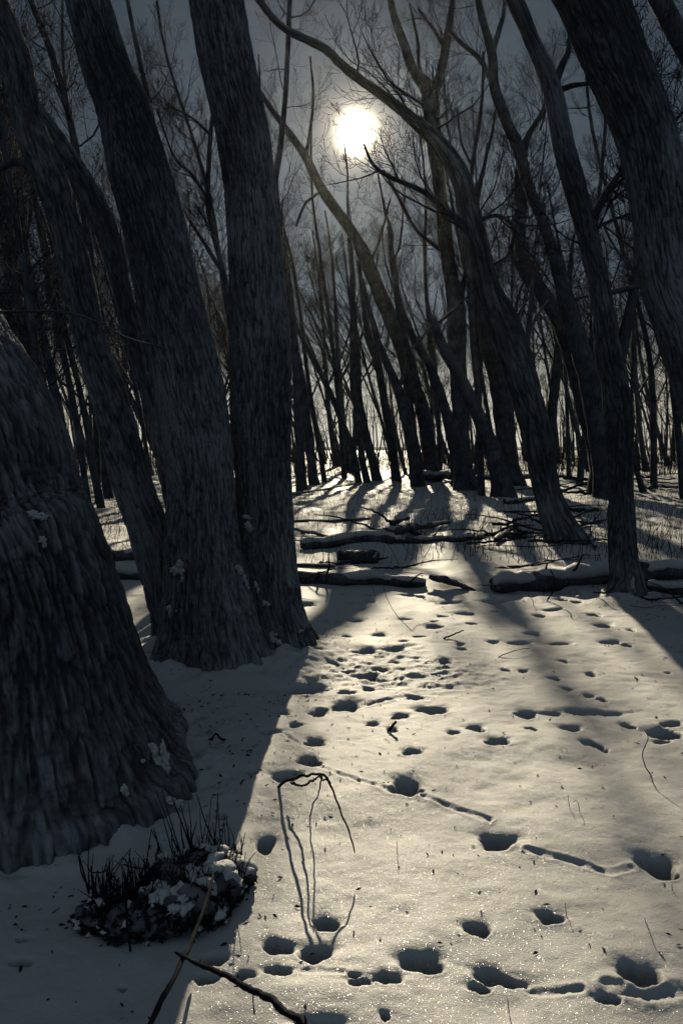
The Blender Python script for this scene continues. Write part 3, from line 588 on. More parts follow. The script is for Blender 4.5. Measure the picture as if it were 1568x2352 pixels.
def build_ground():
    t = np.concatenate([-np.geomspace(14, 0.72, 60)[:-1], np.linspace(-0.72, 0.72, 1000), np.geomspace(0.72, 14, 60)[1:]])
    rows = [1.15]
    while rows[-1] < 60: rows.append(rows[-1] + max(0.0045, 0.0028 * rows[-1]) * (1 if rows[-1] < 9 else 3.2))
    rows = np.concatenate([[-6, -4, -2.5, -1.5, -0.8, -0.3, 0.1, 0.4, 0.7, 0.9, 1.05], rows, np.geomspace(62, 680, 40)])
    YY, TT = np.meshgrid(rows, t, indexing='ij'); w = np.where(YY > 0, YY + 0.35, 0.35 + 0.4 * np.abs(YY))
    XX = TT * w
    z = gz(XX, YY).reshape(XX.shape); z[YY > 200] = 0
    V = np.stack([XX, YY, z], -1).reshape(-1, 3); n, m = XX.shape; idx = np.arange(n * m).reshape(n, m)
    F = np.stack([idx[:-1, :-1], idx[:-1, 1:], idx[1:, 1:], idx[1:, :-1]], -1).reshape(-1, 4)
    o = mesh_obj('snow_ground', V, [F], M['snow']); tag(o, kind='structure')
    return o

# ------------------------------------------------------------------ fallen wood
def log_at(name, label, a, b, r0, r1, snow=0.5, cat='log', group=None, branches=(), seed=1, snowy=True, lift=0.35, curve=0.0, jag=True, m=None, wrap=0.88):
    """a, b = (px, py) ground contact points of the ends; lies on the snow"""
    rng = np.random.default_rng(seed)
    A, B = ground(*a), ground(*b)
    n = 26; t = np.linspace(0, 1, n)[:, None]; P = A + (B - A) * t
    side = np.cross(B - A, [0, 0, 1]); L_ = np.linalg.norm(B - A); side = side / np.linalg.norm(side)
    P = P + side * (curve * L_ * np.sin(math.pi * t)) + side * fbm(np.hstack([t * 3, t * 0, t * 0 + seed]), seed, 2)[:, None] * 0.03 * L_
    r = r0 + (r1 - r0) * t[:, 0]; zz = gz(P[:, 0], P[:, 1]); zs = np.convolve(np.pad(zz, 3, 'edge'), np.ones(7) / 7, 'valid')
    P[:, 2] = zs + r * lift * 2
    org = P[n // 2] * np.array([1, 1, 0]); th = empty(name, org); tag(th, label, cat, group)
    k = 18; rr = r * (1 + 0.45 * fbm(P * 2.6, seed, 3)); rr[-1] *= 0.45; rr[0] *= 0.55
    Q = np.concatenate([P[:1], P, P[-1:]]); rr = np.concatenate([[0.003], rr, [0.003]])
    V, F = tubes(Q[None], rr[None], k); cen = np.repeat(Q, k, axis=0); V = V + (V - cen) * (0.42 * fbm(V * np.array([6, 13, 13]) + seed, seed, 4, .65))[:, None]
    mb = MB(); mb.add(V, F); mb.build('wood', m or M['log_bark'], th, org)
    if snowy:
        # snow lying along the top: a flattened, lumpy strip wrapped over the crown of the log
        ns = 70; C, _ = spline(np.hstack([P, r[:, None]]), ns); kk = 13; ph = np.linspace(0, math.pi, kk)
        d = np.gradient(C[:, :3], axis=0); d /= np.linalg.norm(d, axis=1, keepdims=True); sd_ = np.cross(d, [0, 0, 1]); sd_ /= np.linalg.norm(sd_, axis=1, keepdims=True)
        th_ = snow * np.clip(0.75 + 1.3 * fbm(C[:, :3] * 3.5 + 5, seed + 2, 4), 0.12, 2) * np.clip(np.minimum(np.linspace(0, 1, ns), np.linspace(1, 0, ns)) * 14, 0, 1)
        wv = 0.9 + 0.4 * fbm(C[:, :3] * 5, seed + 3, 3)
        ang = (ph - math.pi / 2)[None] * (wrap * wv[:, None]) ; cs, sn = np.cos(ang), np.sin(ang)
        hh = th_[:, None] * np.sin(ph)[None] ** 0.6
        rad = C[:, 3][:, None] * 0.9 + hh
        top_ = C[:, None, :3] + rad[..., None] * (sn[..., None] * sd_[:, None] + cs[..., None] * np.array([0, 0, 1]))
        low = C[:, None, :3] + (C[:, 3][:, None] * 0.6)[..., None] * (sn[..., None] * sd_[:, None] + cs[..., None] * np.array([0, 0, 1]))
        ring = np.concatenate([top_, low[:, ::-1]], 1); K = ring.shape[1]; idx = np.arange(ns * K).reshape(ns, K); rl = np.roll(idx, -1, 1)
        F = np.stack([idx[:-1], rl[:-1], rl[1:], idx[1:]], -1).reshape(-1, 4); V = ring.reshape(-1, 3); V = V + (0.006 * fbm(V * 22, seed, 2))[:, None] * np.array([0.3, 0.3, 1])
        s2 = MB(); s2.add(V, F); s2.build('snow_cover', M['snow'], th, org)
    for i in range(branches if isinstance(branches, int) else 0):
        u = rng.uniform(0.15, 0.95); p = P[int(u * (n - 1))]; d = rng.normal(0, 1, 3); d[2] = abs(d[2]) * 0.6 + 0.15; d += (B - A) / L_ * 0.8; d /= np.linalg.norm(d)
        bl = rng.uniform(0.3, 0.9) * min(1.2, L_ * 0.3); q = MB()
        C, _ = spline(np.array([p, p + d * bl * 0.4 + rng.normal(0, .03, 3), p + d * bl * 0.75 + rng.normal(0, .05, 3), p + d * bl]), 10)
        q.add(*tubes(C[None], np.linspace(max(0.008, r0 * 0.25), 0.004, 10)[None], 6)); q.build('branch_stub', M['twig'], th, org)
    return th

def stick(name, label, pts, widths, cat='stick', twigs=0, seed=0, m=None, k=8, group=None, jit=0.25, part=None):
    """pts: 3D points"""
    rng = np.random.default_rng(seed); pts = np.asarray(pts, float); n = max(24, len(pts) * 7)
    C, L_ = spline(np.hstack([pts, np.asarray(widths, float)[:, None] / 2]), n)
    C[:, :3] += np.stack([fbm(C[:, :3] * 18 / max(L_, .3) + 3 * i, seed + i, 2) for i in range(3)], 1) * C[:, 3:4] * jit * 4
    rr = C[:, 3] * (1 + 0.22 * fbm(C[:, :3] * 60, seed, 2)); rr[0] *= 0.5; rr[-1] *= 0.5
    org = C[0, :3].copy(); mb = MB(); mb.add(*tubes(C[None, :, :3], rr[None], k))
    for i in range(twigs):
        j = rng.integers(3, n - 3); p = C[j, :3]; d = rng.normal(0, 1, 3); d /= np.linalg.norm(d); l = C[j, 3] * rng.uniform(1.4, 2.6)
        q = np.stack([p, p + d * l * 0.6, p + d * l]); mb.add(*tubes(q[None], np.array([[C[j, 3] * .5, C[j, 3] * .35, C[j, 3] * .15]]), 5))
    o = mb.build(name, m or M['dark'], None, org); o.location = tuple(org); tag(o, label, cat, group)
    return o
def on(px, py, h=0.0):
    g0 = ground(px, py); z = gz1(g0[0], g0[1])
    d = ray(px, py); s = (CAM_H - z) / -d[2]; p = np.array([0, 0, CAM_H]) + d * s; p[2] += h; return p

def blob_mesh(rng, c, s, sub=3, lump=0.28, seed=0, freq=7.0, octs=4):
    import bmesh
    bm = bmesh.new(); bmesh.ops.create_icosphere(bm, subdivisions=sub, radius=1.0)
    V = np.array([v.co[:] for v in bm.verts]); F = np.array([[v.index for v in f.verts] for f in bm.faces]); bm.free()
    s = np.asarray(s, float); W_ = V * s + c; k = 1 + lump * fbm(V * 1.9 + seed * 3.1, seed, octs, 0.6) * 1.6
    return V * s * k[:, None] + c, F

# ================================================================== BUILD
build_near_trees()
build_mid_trees()

def bank(a, b, w, h):
    A, B = ground(*a), ground(*b); LOGS.append((A[0], A[1], B[0], B[1], w, h))
bank((640, 1318), (970, 1330), 0.30, 0.05); bank((1150, 1335), (1660, 1325), 0.42, 0.08)
bank((840, 1262), (1010, 1250), 0.35, 0.07); bank((640, 1258), (880, 1262), 0.4, 0.06); bank((1120, 1300), (1010, 1345), 0.25, 0.05)
bank((1230, 1255), (1380, 1262), 0.7, 0.10)
build_ground()

# ---- logs on the snow
log_at('fallen_log', 'thick dark log lying level across the middle, smooth snow along its whole top', (640, 1336), (978, 1346), 0.085, 0.055, 0.055, branches=3, seed=2, curve=0.01, lift=0.3)
log_at('fallen_log', 'long log almost buried in a smooth bank of snow left of the free-standing forked tree', (1128, 1354), (1425, 1342), 0.10, 0.12, 0.09, seed=3, lift=0.3, wrap=1.0, branches=3)
log_at('fallen_log', 'snow-banked log running out of the right edge behind the free-standing forked tree', (1440, 1338), (1680, 1330), 0.11, 0.13, 0.06, seed=4, lift=0.35, branches=3)
log_at('fallen_log', 'short dark log in the shade at the right edge, lower of the two there', (1482, 1362), (1680, 1368), 0.06, 0.07, 0.03, seed=5)
log_at('fallen_log', 'snowy log end showing between the huge left trunk and the slim dark trunk', (180, 1322), (350, 1328), 0.09, 0.085, 0.06, seed=6)
log_at('fallen_log', 'second snowy log farther back in the gap left of the slim dark trunk', (180, 1288), (345, 1284), 0.09, 0.08, 0.05, seed=7)
log_at('fallen_log', 'dark rotten log chunk with a ragged right end behind the level log', (775, 1284), (868, 1290), 0.085, 0.10, 0.012, seed=8)
log_at('fallen_log', 'snow-topped log lying behind the dark rotten chunk', (690, 1262), (905, 1256), 0.10, 0.11, 0.05, seed=9)
log_at('fallen_log', 'snowy log farther back to the right of the rotten chunk, ending in broken bits', (905, 1252), (1110, 1240), 0.07, 0.05, 0.05, seed=10, branches=4)
log_at('fallen_branch', 'thick bare branch propped up to the right above the snowy logs', (872, 1244), (1035, 1206), 0.085, 0.035, 0.02, cat='branch', seed=11, lift=1.0, snowy=True)
log_at('fallen_branch', 'short dark branch stub pointing up right beside the propped branch', (900, 1222), (940, 1200), 0.05, 0.03, cat='branch', seed=12, snowy=False, lift=1.6)
log_at('fallen_branch', 'thin straight pole lying level in the lit snow beyond the logs', (672, 1202), (852, 1190), 0.035, 0.025, 0.02, cat='branch', seed=13)
log_at('fallen_branch', 'snow-lined pole sloping down to the right behind the level log', (655, 1210), (765, 1234), 0.025, 0.022, 0.03, cat='branch', seed=14)
log_at('fallen_branch', 'long thin branch in the farthest lit snow left of the sun trees', (676, 1136), (828, 1112), 0.05, 0.03, 0.02, cat='branch', seed=15, branches=2)
log_at('fallen_log', 'far snow-capped log with a raised left end among the sun trees', (942, 1112), (1055, 1104), 0.20, 0.16, 0.10, seed=16, lift=0.8)
log_at('fallen_log', 'far snowy log between the snag and the V-forked trunk', (1090, 1104), (1230, 1100), 0.16, 0.14, 0.07, seed=17, branches=3)
log_at('fallen_log', 'thin level pole resting against the back of the level log', (640, 1300), (770, 1300), 0.03, 0.025, 0.02, seed=18)
log_at('fallen_branch', 'curved dark branch hooked behind the free-standing forked tree, right side', (1462, 1100), (1500, 1128), 0.06, 0.09, cat='branch', seed=19, snowy=False, lift=0.6)
log_at('fallen_log', 'dark log lying behind the foot of the snag', (1160, 1158), (1250, 1148), 0.09, 0.08, 0.03, seed=20, branches=3)
log_at('fallen_branch', 'pale branch slanting up from the snow to the foot of the bark-stripped trunk', (1130, 1252), (1195, 1215), 0.045, 0.055, 0.02, cat='branch', seed=22, lift=0.8)
log_at('fallen_branch', 'dark root-like branch sloping right from the foot of the bark-stripped trunk', (1318, 1218), (1378, 1272), 0.06, 0.03, 0.01, cat='branch', seed=23, lift=0.9, branches=2)
# the split plank-like wood beside the level log
p0 = [on(985, 1338, .07), on(1020, 1344, .06), on(1055, 1350, .035), on(1092, 1357, .0)]
stick('broken_limb', 'split wedge-shaped limb sloping down right from the end of the level log', p0, [.07, .085, .06, .02], cat='broken limb', seed=24, m=M['bark'], k=7, jit=.1)
stick('broken_limb', 'second split limb lying just below the wedge-shaped one', [on(990, 1335, .05), on(1030, 1346, .05), on(1080, 1358, .02)], [.08, .07, .03], cat='broken limb', seed=25, m=M['bark'], k=7, jit=.1)
# brush heaps: single fallen branches, each its own
rng = np.random.default_rng(5)
for i in range(62):
    zone = [(1280, 1400, 1085, 1150), (1180, 1390, 1165, 1215), (1450, 1600, 1090, 1140), (1100, 1200, 1225, 1262), (690, 900, 1215, 1300), (1290, 1390, 1200, 1260), (640, 1000, 1300, 1350), (1110, 1400, 1290, 1350), (1470, 1600, 1290, 1400)][i % 9]
    x, y = rng.uniform(zone[0], zone[1]), rng.uniform(zone[2], zone[3]); g0 = on(x, y); s = g0[1] / 12
    d = np.array([rng.normal(0, 1), rng.normal(0, .35), 0]); d /= np.linalg.norm(d); l = rng.uniform(.35, 1.1) * s
    rise = rng.uniform(0.05, .5) * l
    pts = [g0 - d * l + [0, 0, .03], g0 - d * l * .3 + [0, 0, rise * .3], g0 + d * l * .4 + [rng.normal(0, .08), 0, rise * .8], g0 + d * l + [0, 0, rise]]
    w = rng.uniform(.02, .075) * s; w *= .6 if i % 9 > 5 else 1
    zn = ['behind the free-standing forked tree', 'at the back of the snag', 'near the right edge', 'left of the foot of the bark-stripped trunk', 'behind the level log', 'at the foot of the bark-stripped trunk', 'along the level log', 'along the snow-buried log', 'beside the logs at the right edge'][i % 9]
    stick('fallen_branch', 'small broken branch jutting from the snow ' + zn, pts, [w, w * .9, w * .6, w * .25], cat='branch', seed=100 + i, m=M['twig'], k=6, group='small broken branches ' + zn, jit=.4)

# ---- snow clumps caught on bark
def surf(px, py, name_like=None):
    return ray(px, py)
def clump(label, blobs, Y, seed):
    """blobs: (px,py,w,h) in the picture, at distance Y on the bark"""
    rng = np.random.default_rng(seed); mb = MB(); c0 = None
    for i, (px, py, w, h) in enumerate(blobs):
        p = at(px, py, Y); s = depth(p) / FPX
        if c0 is None: c0 = p
        V, F = blob_mesh(rng, p, (w * s / 2, min(w, h) * s * 0.2 + 0.006, h * s / 2), 4, 0.62, seed + i, ); mb.add(V, F)
    o = mb.build('snow_clump', M['snowp'], None, c0); o.location = tuple(c0); tag(o, label, 'snow clump')
dg = None
def hit(px, py):
    """distance Y of the bark at this pixel"""
    global dg
    if dg is None: dg = bpy.context.evaluated_depsgraph_get()
    ok, loc, *_ = SC.ray_cast(dg, Vector((0, 0, CAM_H)), Vector(ray(px, py)))
    return loc[1] if ok else 5.0
bpy.context.view_layer.update()
for i, (lab, bl) in enumerate([
    ('forked patch of snow like a spread hand low on the huge left trunk', [(352, 1728, 24, 34), (375, 1725, 12, 40), (362, 1748, 30, 26), (382, 1740, 16, 34), (372, 1762, 34, 22), (345, 1718, 14, 22), (384, 1768, 10, 24)]),
    ('small blob of snow below the spread-hand patch on the huge left trunk', [(286, 1814, 16, 20), (292, 1824, 8, 12)]),
    ('tiny blob of snow left of the spread-hand patch', [(328, 1748, 10, 8)]),
    ('ragged snow where the huge left trunk meets the ground', [(392, 1838, 24, 16), (410, 1846, 24, 18), (418, 1856, 12, 10)]),
    ('flat cap of snow on the burl of the huge left trunk', [(72, 1180, 30, 14), (90, 1186, 34, 16), (100, 1190, 16, 10)]),
    ('lump of snow under the capped burl of the huge left trunk', [(98, 1240, 16, 16), (102, 1252, 10, 14)]),
    ('snow wedged between the slim dark trunk and the twin-stemmed tree', [(412, 1296, 18, 18), (405, 1308, 22, 20), (418, 1312, 16, 22), (420, 1328, 8, 18)]),
    ('ragged patch of snow low on the slim dark trunk', [(392, 1396, 16, 16), (400, 1402, 24, 18), (406, 1390, 14, 14), (392, 1412, 8, 14)]),
    ('cap of snow in the crotch of the twin-stemmed tree', [(565, 1188, 22, 12), (575, 1190, 20, 12)]),
    ('drip of snow just under the crotch of the twin-stemmed tree', [(568, 1206, 12, 14), (573, 1216, 12, 18)]),
    ('long thin streak of snow slanting down the right of the twin-stemmed foot', [(544, 1304, 14, 12), (551, 1313, 14, 16), (560, 1328, 7, 18), (566, 1340, 6, 14), (571, 1350, 6, 8)]),
    ('short streak of snow right of the long thin streak', [(586, 1344, 10, 14), (592, 1356, 5, 16)]),
    ('dab of snow below the short streak on the twin-stemmed foot', [(606, 1386, 12, 12), (614, 1388, 12, 7)]),
    ('hooked patch of snow near the ground on the twin-stemmed foot', [(624, 1462, 10, 18), (630, 1470, 14, 14), (640, 1476, 14, 10), (632, 1458, 9, 7)]),
    ('small snow dab on the right root of the twin-stemmed tree', [(690, 1449, 12, 9)]),
    ('snow lodged at the foot of the free-standing forked tree', [(1452, 1345, 10, 30), (1456, 1360, 8, 14)])]):
    q = bl[0]; clump(lab, bl, hit(q[0], q[1]) - 0.006, 200 + i)

# root tip at the right foot of the twin-stemmed tree
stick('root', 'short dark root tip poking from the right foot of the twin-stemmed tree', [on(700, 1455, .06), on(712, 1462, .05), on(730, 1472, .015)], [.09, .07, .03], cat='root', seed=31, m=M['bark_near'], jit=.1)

# ---- arched bramble and crossing sticks in the foreground
def A3(px, py, Y): return at(px, py, Y)
cx_ = lambda c: 576.1 + .265 * c
cy_ = lambda c: 1728.4 + .265 * c
arch = [(225, 300, 3.10), (300, 250, 3.03), (370, 220, 2.96), (490, 192, 2.84), (570, 184, 2.76), (635, 192, 2.70), (685, 260, 2.66), (730, 380, 2.62), (785, 530, 2.575), (840, 655, 2.54), (880, 790, 2.515), (903, 880, 2.50)]
pts = [A3(cx_(a), cy_(b), y) for a, b, y in arch]
tw = empty('arched_stem', pts[0] * np.array([1, 1, 0])); tag(tw, 'dark bramble stem arching out of a hollow in the lit snow and hanging down again', 'plant stem')
def arm(name, pts, w, seed, twigs=5):
    o = stick(name, None, pts, w, cat=None, seed=seed, twigs=twigs, m=M['dark'], jit=.35)
    o.location = tuple(Vector(o.location) - tw.location); o.parent = tw; return o
arm('main_stem', pts, [.014, .0125, .012, .011, .010, .010, .009, .008, .008, .007, .006, .007], 41, 9)
arm('side_stem', [A3(cx_(a), cy_(b), y) for a, b, y in [(340, 262, 3.02), (390, 270, 2.98), (450, 285, 2.93), (520, 255, 2.87), (580, 212, 2.78), (610, 200, 2.75)]], [.011, .011, .010, .009, .008, .007], 42, 4)
arm('hanging_stem', [A3(cx_(a), cy_(b), y) for a, b, y in [(620, 195, 2.74), (605, 270, 2.78), (580, 370, 2.82), (545, 430, 2.84), (520, 520, 2.86), (497, 608, 2.88)]], [.007, .0065, .006, .006, .0055, .006], 43, 4)
arm('side_stem', [A3(cx_(a), cy_(b), y) for a, b, y in [(590, 200, 2.76), (620, 240, 2.73), (660, 240, 2.70), (695, 265, 2.66)]], [.006, .007, .008, .005], 44, 6)
dx_ = lambda c: 144 + .3674 * c
dy_ = lambda c: 1824.3 + .3674 * c
stick('stick', 'grey straight stick leaning out of the grass tussock down to the bottom edge', [A3(dx_(a), dy_(b), y) for a, b, y in [(945, 500, 2.22), (905, 640, 2.10), (860, 780, 1.99), (800, 930, 1.88), (750, 1040, 1.80), (640, 1250, 1.66), (540, 1450, 1.55), (500, 1540, 1.49)]], [.010, .012, .013, .014, .014, .015, .015, .015], seed=45, twigs=5, m=M['dark'], jit=.08)
stick('stick', 'thick rough stick crossing over the straight one and running out of the bottom edge', [A3(dx_(a), dy_(b), y) for a, b, y in [(700, 988, 1.83), (760, 1012, 1.80), (850, 1060, 1.75), (1000, 1125, 1.68), (1180, 1225, 1.60), (1340, 1320, 1.53), (1520, 1440, 1.45), (1640, 1520, 1.40)]], [.006, .010, .012, .014, .016, .018, .018, .018], seed=46, twigs=14, m=M['dark'], jit=.22)
stick('twig', 'thin twig hanging from the thick rough stick at the bottom', [A3(dx_(a), dy_(b), y) for a, b, y in [(1195, 1240, 1.59), (1192, 1300, 1.59), (1200, 1380, 1.59)]], [.004, .0035, .005], seed=47, cat='twig', twigs=1)

# ---- grass tussock with stiff stubble and lumps of snow
tc_ = on(364, 2100); tus = empty('grass_tussock', tc_ * np.array([1, 1, 0])); tag(tus, 'dark tussock of stiff broken stalks and frozen leaves capped with lumps of snow', 'plant tussock')
T0 = np.array(tus.location)
rng = np.random.default_rng(9)
mb = MB(); blobs_ = []
mounds = [(235, 2120, .075, .075), (300, 2130, .09, .085), (370, 2125, .09, .10), (430, 2110, .10, .11), (490, 2070, .09, .10), (530, 2030, .075, .09), (460, 2035, .11, .12), (395, 2060, .10, .11), (480, 2110, .06, .07)]
for i, (px, py, s, h) in enumerate(mounds):
    p = on(px, py); V, F = blob_mesh(rng, p + [0, 0, h * .25], (s * 1.1, s * .9, h * .8), 5, .24, 300 + i, octs=2); mb.add(V, F); blobs_.append((V, F))
mound = mb.build('mound', M['soil'], tus, T0)
# frozen curled leaves over the mound
nL = 2600; k = rng.integers(0, len(mounds), nL); cen = np.array([on(m_[0], m_[1]) for m_ in mounds]); hs_ = np.array([m_[3] for m_ in mounds]); ss = np.array([m_[2] for m_ in mounds])
d = rng.normal(0, 1, (nL, 3)); d[:, 2] = np.abs(d[:, 2]) * .8; d /= np.linalg.norm(d, axis=1, keepdims=True)
c = cen[k] + d * np.stack([ss[k] * 1.15, ss[k] * .95, hs_[k] * 0.95], 1) + [0, 0, .01]
a = rng.normal(0, 1, (nL, 3)); a /= np.linalg.norm(a, axis=1, keepdims=True); b = np.cross(a, d); b /= np.linalg.norm(b, axis=1, keepdims=True) + 1e-9
la = rng.uniform(.008, .028, (nL, 1)); lb = la * rng.uniform(.2, .5, (nL, 1)); cu = d * la * .35
V = np.stack([c - a * la, c - b * lb + cu, c + a * la, c + b * lb + cu * .4], 1).reshape(-1, 3)
mesh_obj('dead_leaves', V - T0, [np.arange(nL * 4).reshape(-1, 4)], M['dark'], tus, smooth=False).__setitem__('kind', 'stuff')
# snow settled on the upper sides of the lumps
SV = []; SF = []; nn_ = 0
for (V, F) in blobs_:
    nrm_ = np.cross(V[F[:, 1]] - V[F[:, 0]], V[F[:, 2]] - V[F[:, 0]]); nrm_ /= np.linalg.norm(nrm_, axis=1, keepdims=True) + 1e-9
    fc = V[F].mean(1); keep = (nrm_[:, 2] > .25 + .3 * fbm(fc * 30, 5, 2)) & (fbm(fc * 13.0, 16, 3) > .03)
    vn_ = np.zeros_like(V)
    for c_ in range(3): np.add.at(vn_, F[:, c_], nrm_)
    vn_ /= np.linalg.norm(vn_, axis=1, keepdims=True) + 1e-9
    cnt = np.zeros(len(V)); np.add.at(cnt, F[keep].ravel(), 1); V = V + 0; full = np.zeros(len(V)); np.add.at(full, F.ravel(), 1)
    inn = (cnt == full); W2 = V + vn_ * np.where(inn, .016, -.004)[:, None] + [0, 0, .003]
    SV.append(W2); SF.append(F[keep] + nn_); nn_ += len(V)
mesh_obj('snow_cover', np.concatenate(SV) - T0, [np.concatenate(SF)], M['snowp'], tus)
zones = [(205, 2060, 300, 2130, 18, .12), (300, 2040, 420, 2100, 18, .12), (385, 1985, 530, 2010, 28, .19), (430, 2010, 560, 2040, 22, .10), (350, 2010, 460, 2030, 14, .10)]
allst = []
for x0, y0, x1, y1, n_, hh in zones:
    for _ in range(n_): allst.append((rng.uniform(x0, x1), rng.uniform(y0, y1), hh * rng.uniform(.35, 1.5)))
q = MB()
for px, py, h in [(rng.uniform(215, 560), 0, 0) for _ in range(420)]:
    py = 2115 - (px - 215) * .26 + rng.normal(0, 26); p = on(px, py) + np.array([0, 0, .05 + .03 * rng.uniform()]); h = rng.uniform(.02, .085); tip = p + np.array([rng.normal(0, .45), rng.normal(0, .3), 1]) * h
    q.add(*tubes(np.stack([p - [0, 0, .03], (p + tip) / 2 + rng.normal(0, .004, 3), tip])[None], np.array([[.0022, .0018, .0011]]), 4))
q.build('stubble', M['dark'], tus, T0)['kind'] = 'stuff'
for px, py, h in allst[:98]:
    p = on(px, py) + np.array([0, 0, .03]); l = np.array([rng.normal(-.1, .18), rng.normal(.05, .15), 1]); tip = p + l * h; midp = (p + tip) / 2 + rng.normal(0, .008, 3)
    C, _ = spline(np.array([p, midp, tip]), 8); q = MB(); q.add(*tubes(C[None], np.linspace(.003, .0014, 8)[None] * rng.uniform(.8, 1.4), 5)); q.build('stalk', M['dark'], tus, T0)
for i, (a_, b_) in enumerate([((0, 620), (265, 600)), ((375, 437), (540, 462)), ((190, 490), (275, 475)), ((395, 620), (425, 985)), ((1130, 480), (1165, 540)), ((95, 705), (150, 745))]):
    y0 = 2.35 if b_[1] < 900 else 2.12
    p, q_ = A3(dx_(a_[0]), dy_(a_[1]), y0), A3(dx_(b_[0]), dy_(b_[1]), y0 - (.1 if b_[1] > 900 else 0)); C, _ = spline(np.array([p, (p + q_) / 2 + rng.normal(0, .004, 3), q_]), 10)
    q = MB(); q.add(*tubes(C[None], np.full((1, 10), .0028 if i != 3 else .004), 6)); q.build('twig', M['dark'], tus, T0)

# ---- small sticks and dry weeds standing out of the snow
def W(name, label, px_pts, Yo=0.0, w=.005, cat='twig', seed=0, twigs=2, lift=None):
    base = on(*px_pts[0]); pts = [base]
    for i, (x, y) in enumerate(px_pts[1:]): pts.append(at(x, y, base[1] + Yo * (i + 1)))
    return stick(name, label, pts, [w * (1 - .5 * i / len(pts)) for i in range(len(pts))], cat=cat, seed=seed, twigs=twigs, m=M['dark'])
def r6(c): return (780.5 + .502 * c[0], 1344.3 + .502 * c[1])
W('weed_stalk', 'thin crooked weed with a seed head, bent over the snow near the right edge', [r6((1420, 870)), r6((1392, 820)), r6((1383, 765)), r6((1408, 700)), r6((1392, 665))], .01, .006, 'weed', 51, 8)
W('weed_stalk', 'long thin weed trailing down right from the seed-headed one', [r6((1400, 870)), r6((1440, 930)), r6((1480, 960)), r6((1568, 1010))], -.08, .004, 'weed', 52, 3)
W('weed_stalk', 'pair of tiny upright weeds in the lit snow right of centre, left one', [r6((1048, 1012)), r6((1045, 990)), r6((1042, 960))], 0, .003, 'weed', 53, 1)
W('weed_stalk', 'tiny upright weed with a bud, right one of a pair in the lit snow', [r6((1095, 1035)), r6((1090, 1005)), r6((1080, 985)), r6((1066, 992))], 0, .003, 'weed', 54, 3)
W('weed_stalk', 'single hair-thin weed in the lit snow at lower centre', [r6((262, 1232)), r6((261, 1200)), r6((259, 1168))], 0, .0028, 'weed', 55, 1)
W('weed_stalk', 'thin weed rising beside the round footprint at lower right', [r6((1034, 1512)), r6((1032, 1485)), r6((1030, 1452))], 0, .003, 'weed', 56, 1)
W('weed_stalk', 'little crossed weed at the lower right edge', [r6((1412, 1580)), r6((1400, 1550)), r6((1392, 1522))], 0, .003, 'weed', 57, 2)
W('weed_stalk', 'short dark weed stuck in a small pit at the bottom centre', [r6((205, 1945)), r6((198, 1915)), r6((190, 1885))], 0, .005, 'weed', 58, 6)
W('weed_stalk', 'thin weed at the bottom right of the pale snow', [r6((772, 1960)), r6((768, 1920)), r6((766, 1890))], 0, .003, 'weed', 59, 1)
W('weed_stalk', 'tiny weed near the right edge above the long footprint', [r6((1518, 1395)), r6((1517, 1370))], 0, .003, 'weed', 60, 1)
W('stick', 'short stick poking up right out of a lump of snow beyond centre', [r6((470, 245)), r6((510, 228)), r6((566, 205))], .02, .016, 'stick', 61, 2)
W('stick', 'short thick dark stub standing slanted in a footprint', [r6((222, 672)), r6((238, 650)), r6((255, 622))], 0, .02, 'stick', 62, 1)
W('twig', 'thin forked twig lying on the snow right of centre', [r6((718, 332)), r6((760, 312)), r6((820, 294)), r6((868, 288))], .03, .008, 'twig', 63, 3)
W('twig', 'thin wiry twig trailing from the level log down onto the snow', [r6((330, 210)), r6((262, 140)), r6((215, 60)), r6((198, -10)), r6((205, -75))], .12, .006, 'twig', 64, 4)
W('twig', 'thin wiry twig branching right at the foot of the trailing one', [r6((330, 212)), r6((352, 185)), r6((405, 170))], .03, .005, 'twig', 65, 2)
W('twig', 'dark branching twig standing against the snow-buried log', [(1255, 1380), (1268, 1360), (1272, 1330), (1262, 1305)], 0, .016, 'twig', 66, 10)
W('twig', 'fine twig standing in the snow left of the branching one', [(1225, 1392), (1222, 1378), (1212, 1366)], 0, .008, 'twig', 67, 4)
W('twig', 'tiny dark twig at the edge of the big shadow', [(552, 1802), (556, 1795), (562, 1790)], 0, .008, 'twig', 68, 5)
W('stick', 'small peaked pair of dark sticks in the shaded snow, left one', [(480, 1700), (488, 1694), (496, 1684)], 0, .012, 'stick', 69, 0)
W('stick', 'small peaked pair of dark sticks in the shaded snow, right one', [(514, 1702), (505, 1696), (496, 1685)], 0, .014, 'stick', 70, 0)
W('twig', 'short twig poking from the right side of the huge left trunk', [(400, 1668), (408, 1660), (414, 1655)], 0, .005, 'twig', 71, 0)
W('twig', 'thin upright twig in front of the level log', [(862, 1372), (855, 1350), (850, 1330)], 0, .005, 'twig', 72, 1)
W('weed_stalk', 'fallen dark weed in the snow near the far right footprints', [r6((1360, 432)), r6((1350, 425)), r6((1345, 418))], 0, .01, 'weed', 73, 3)

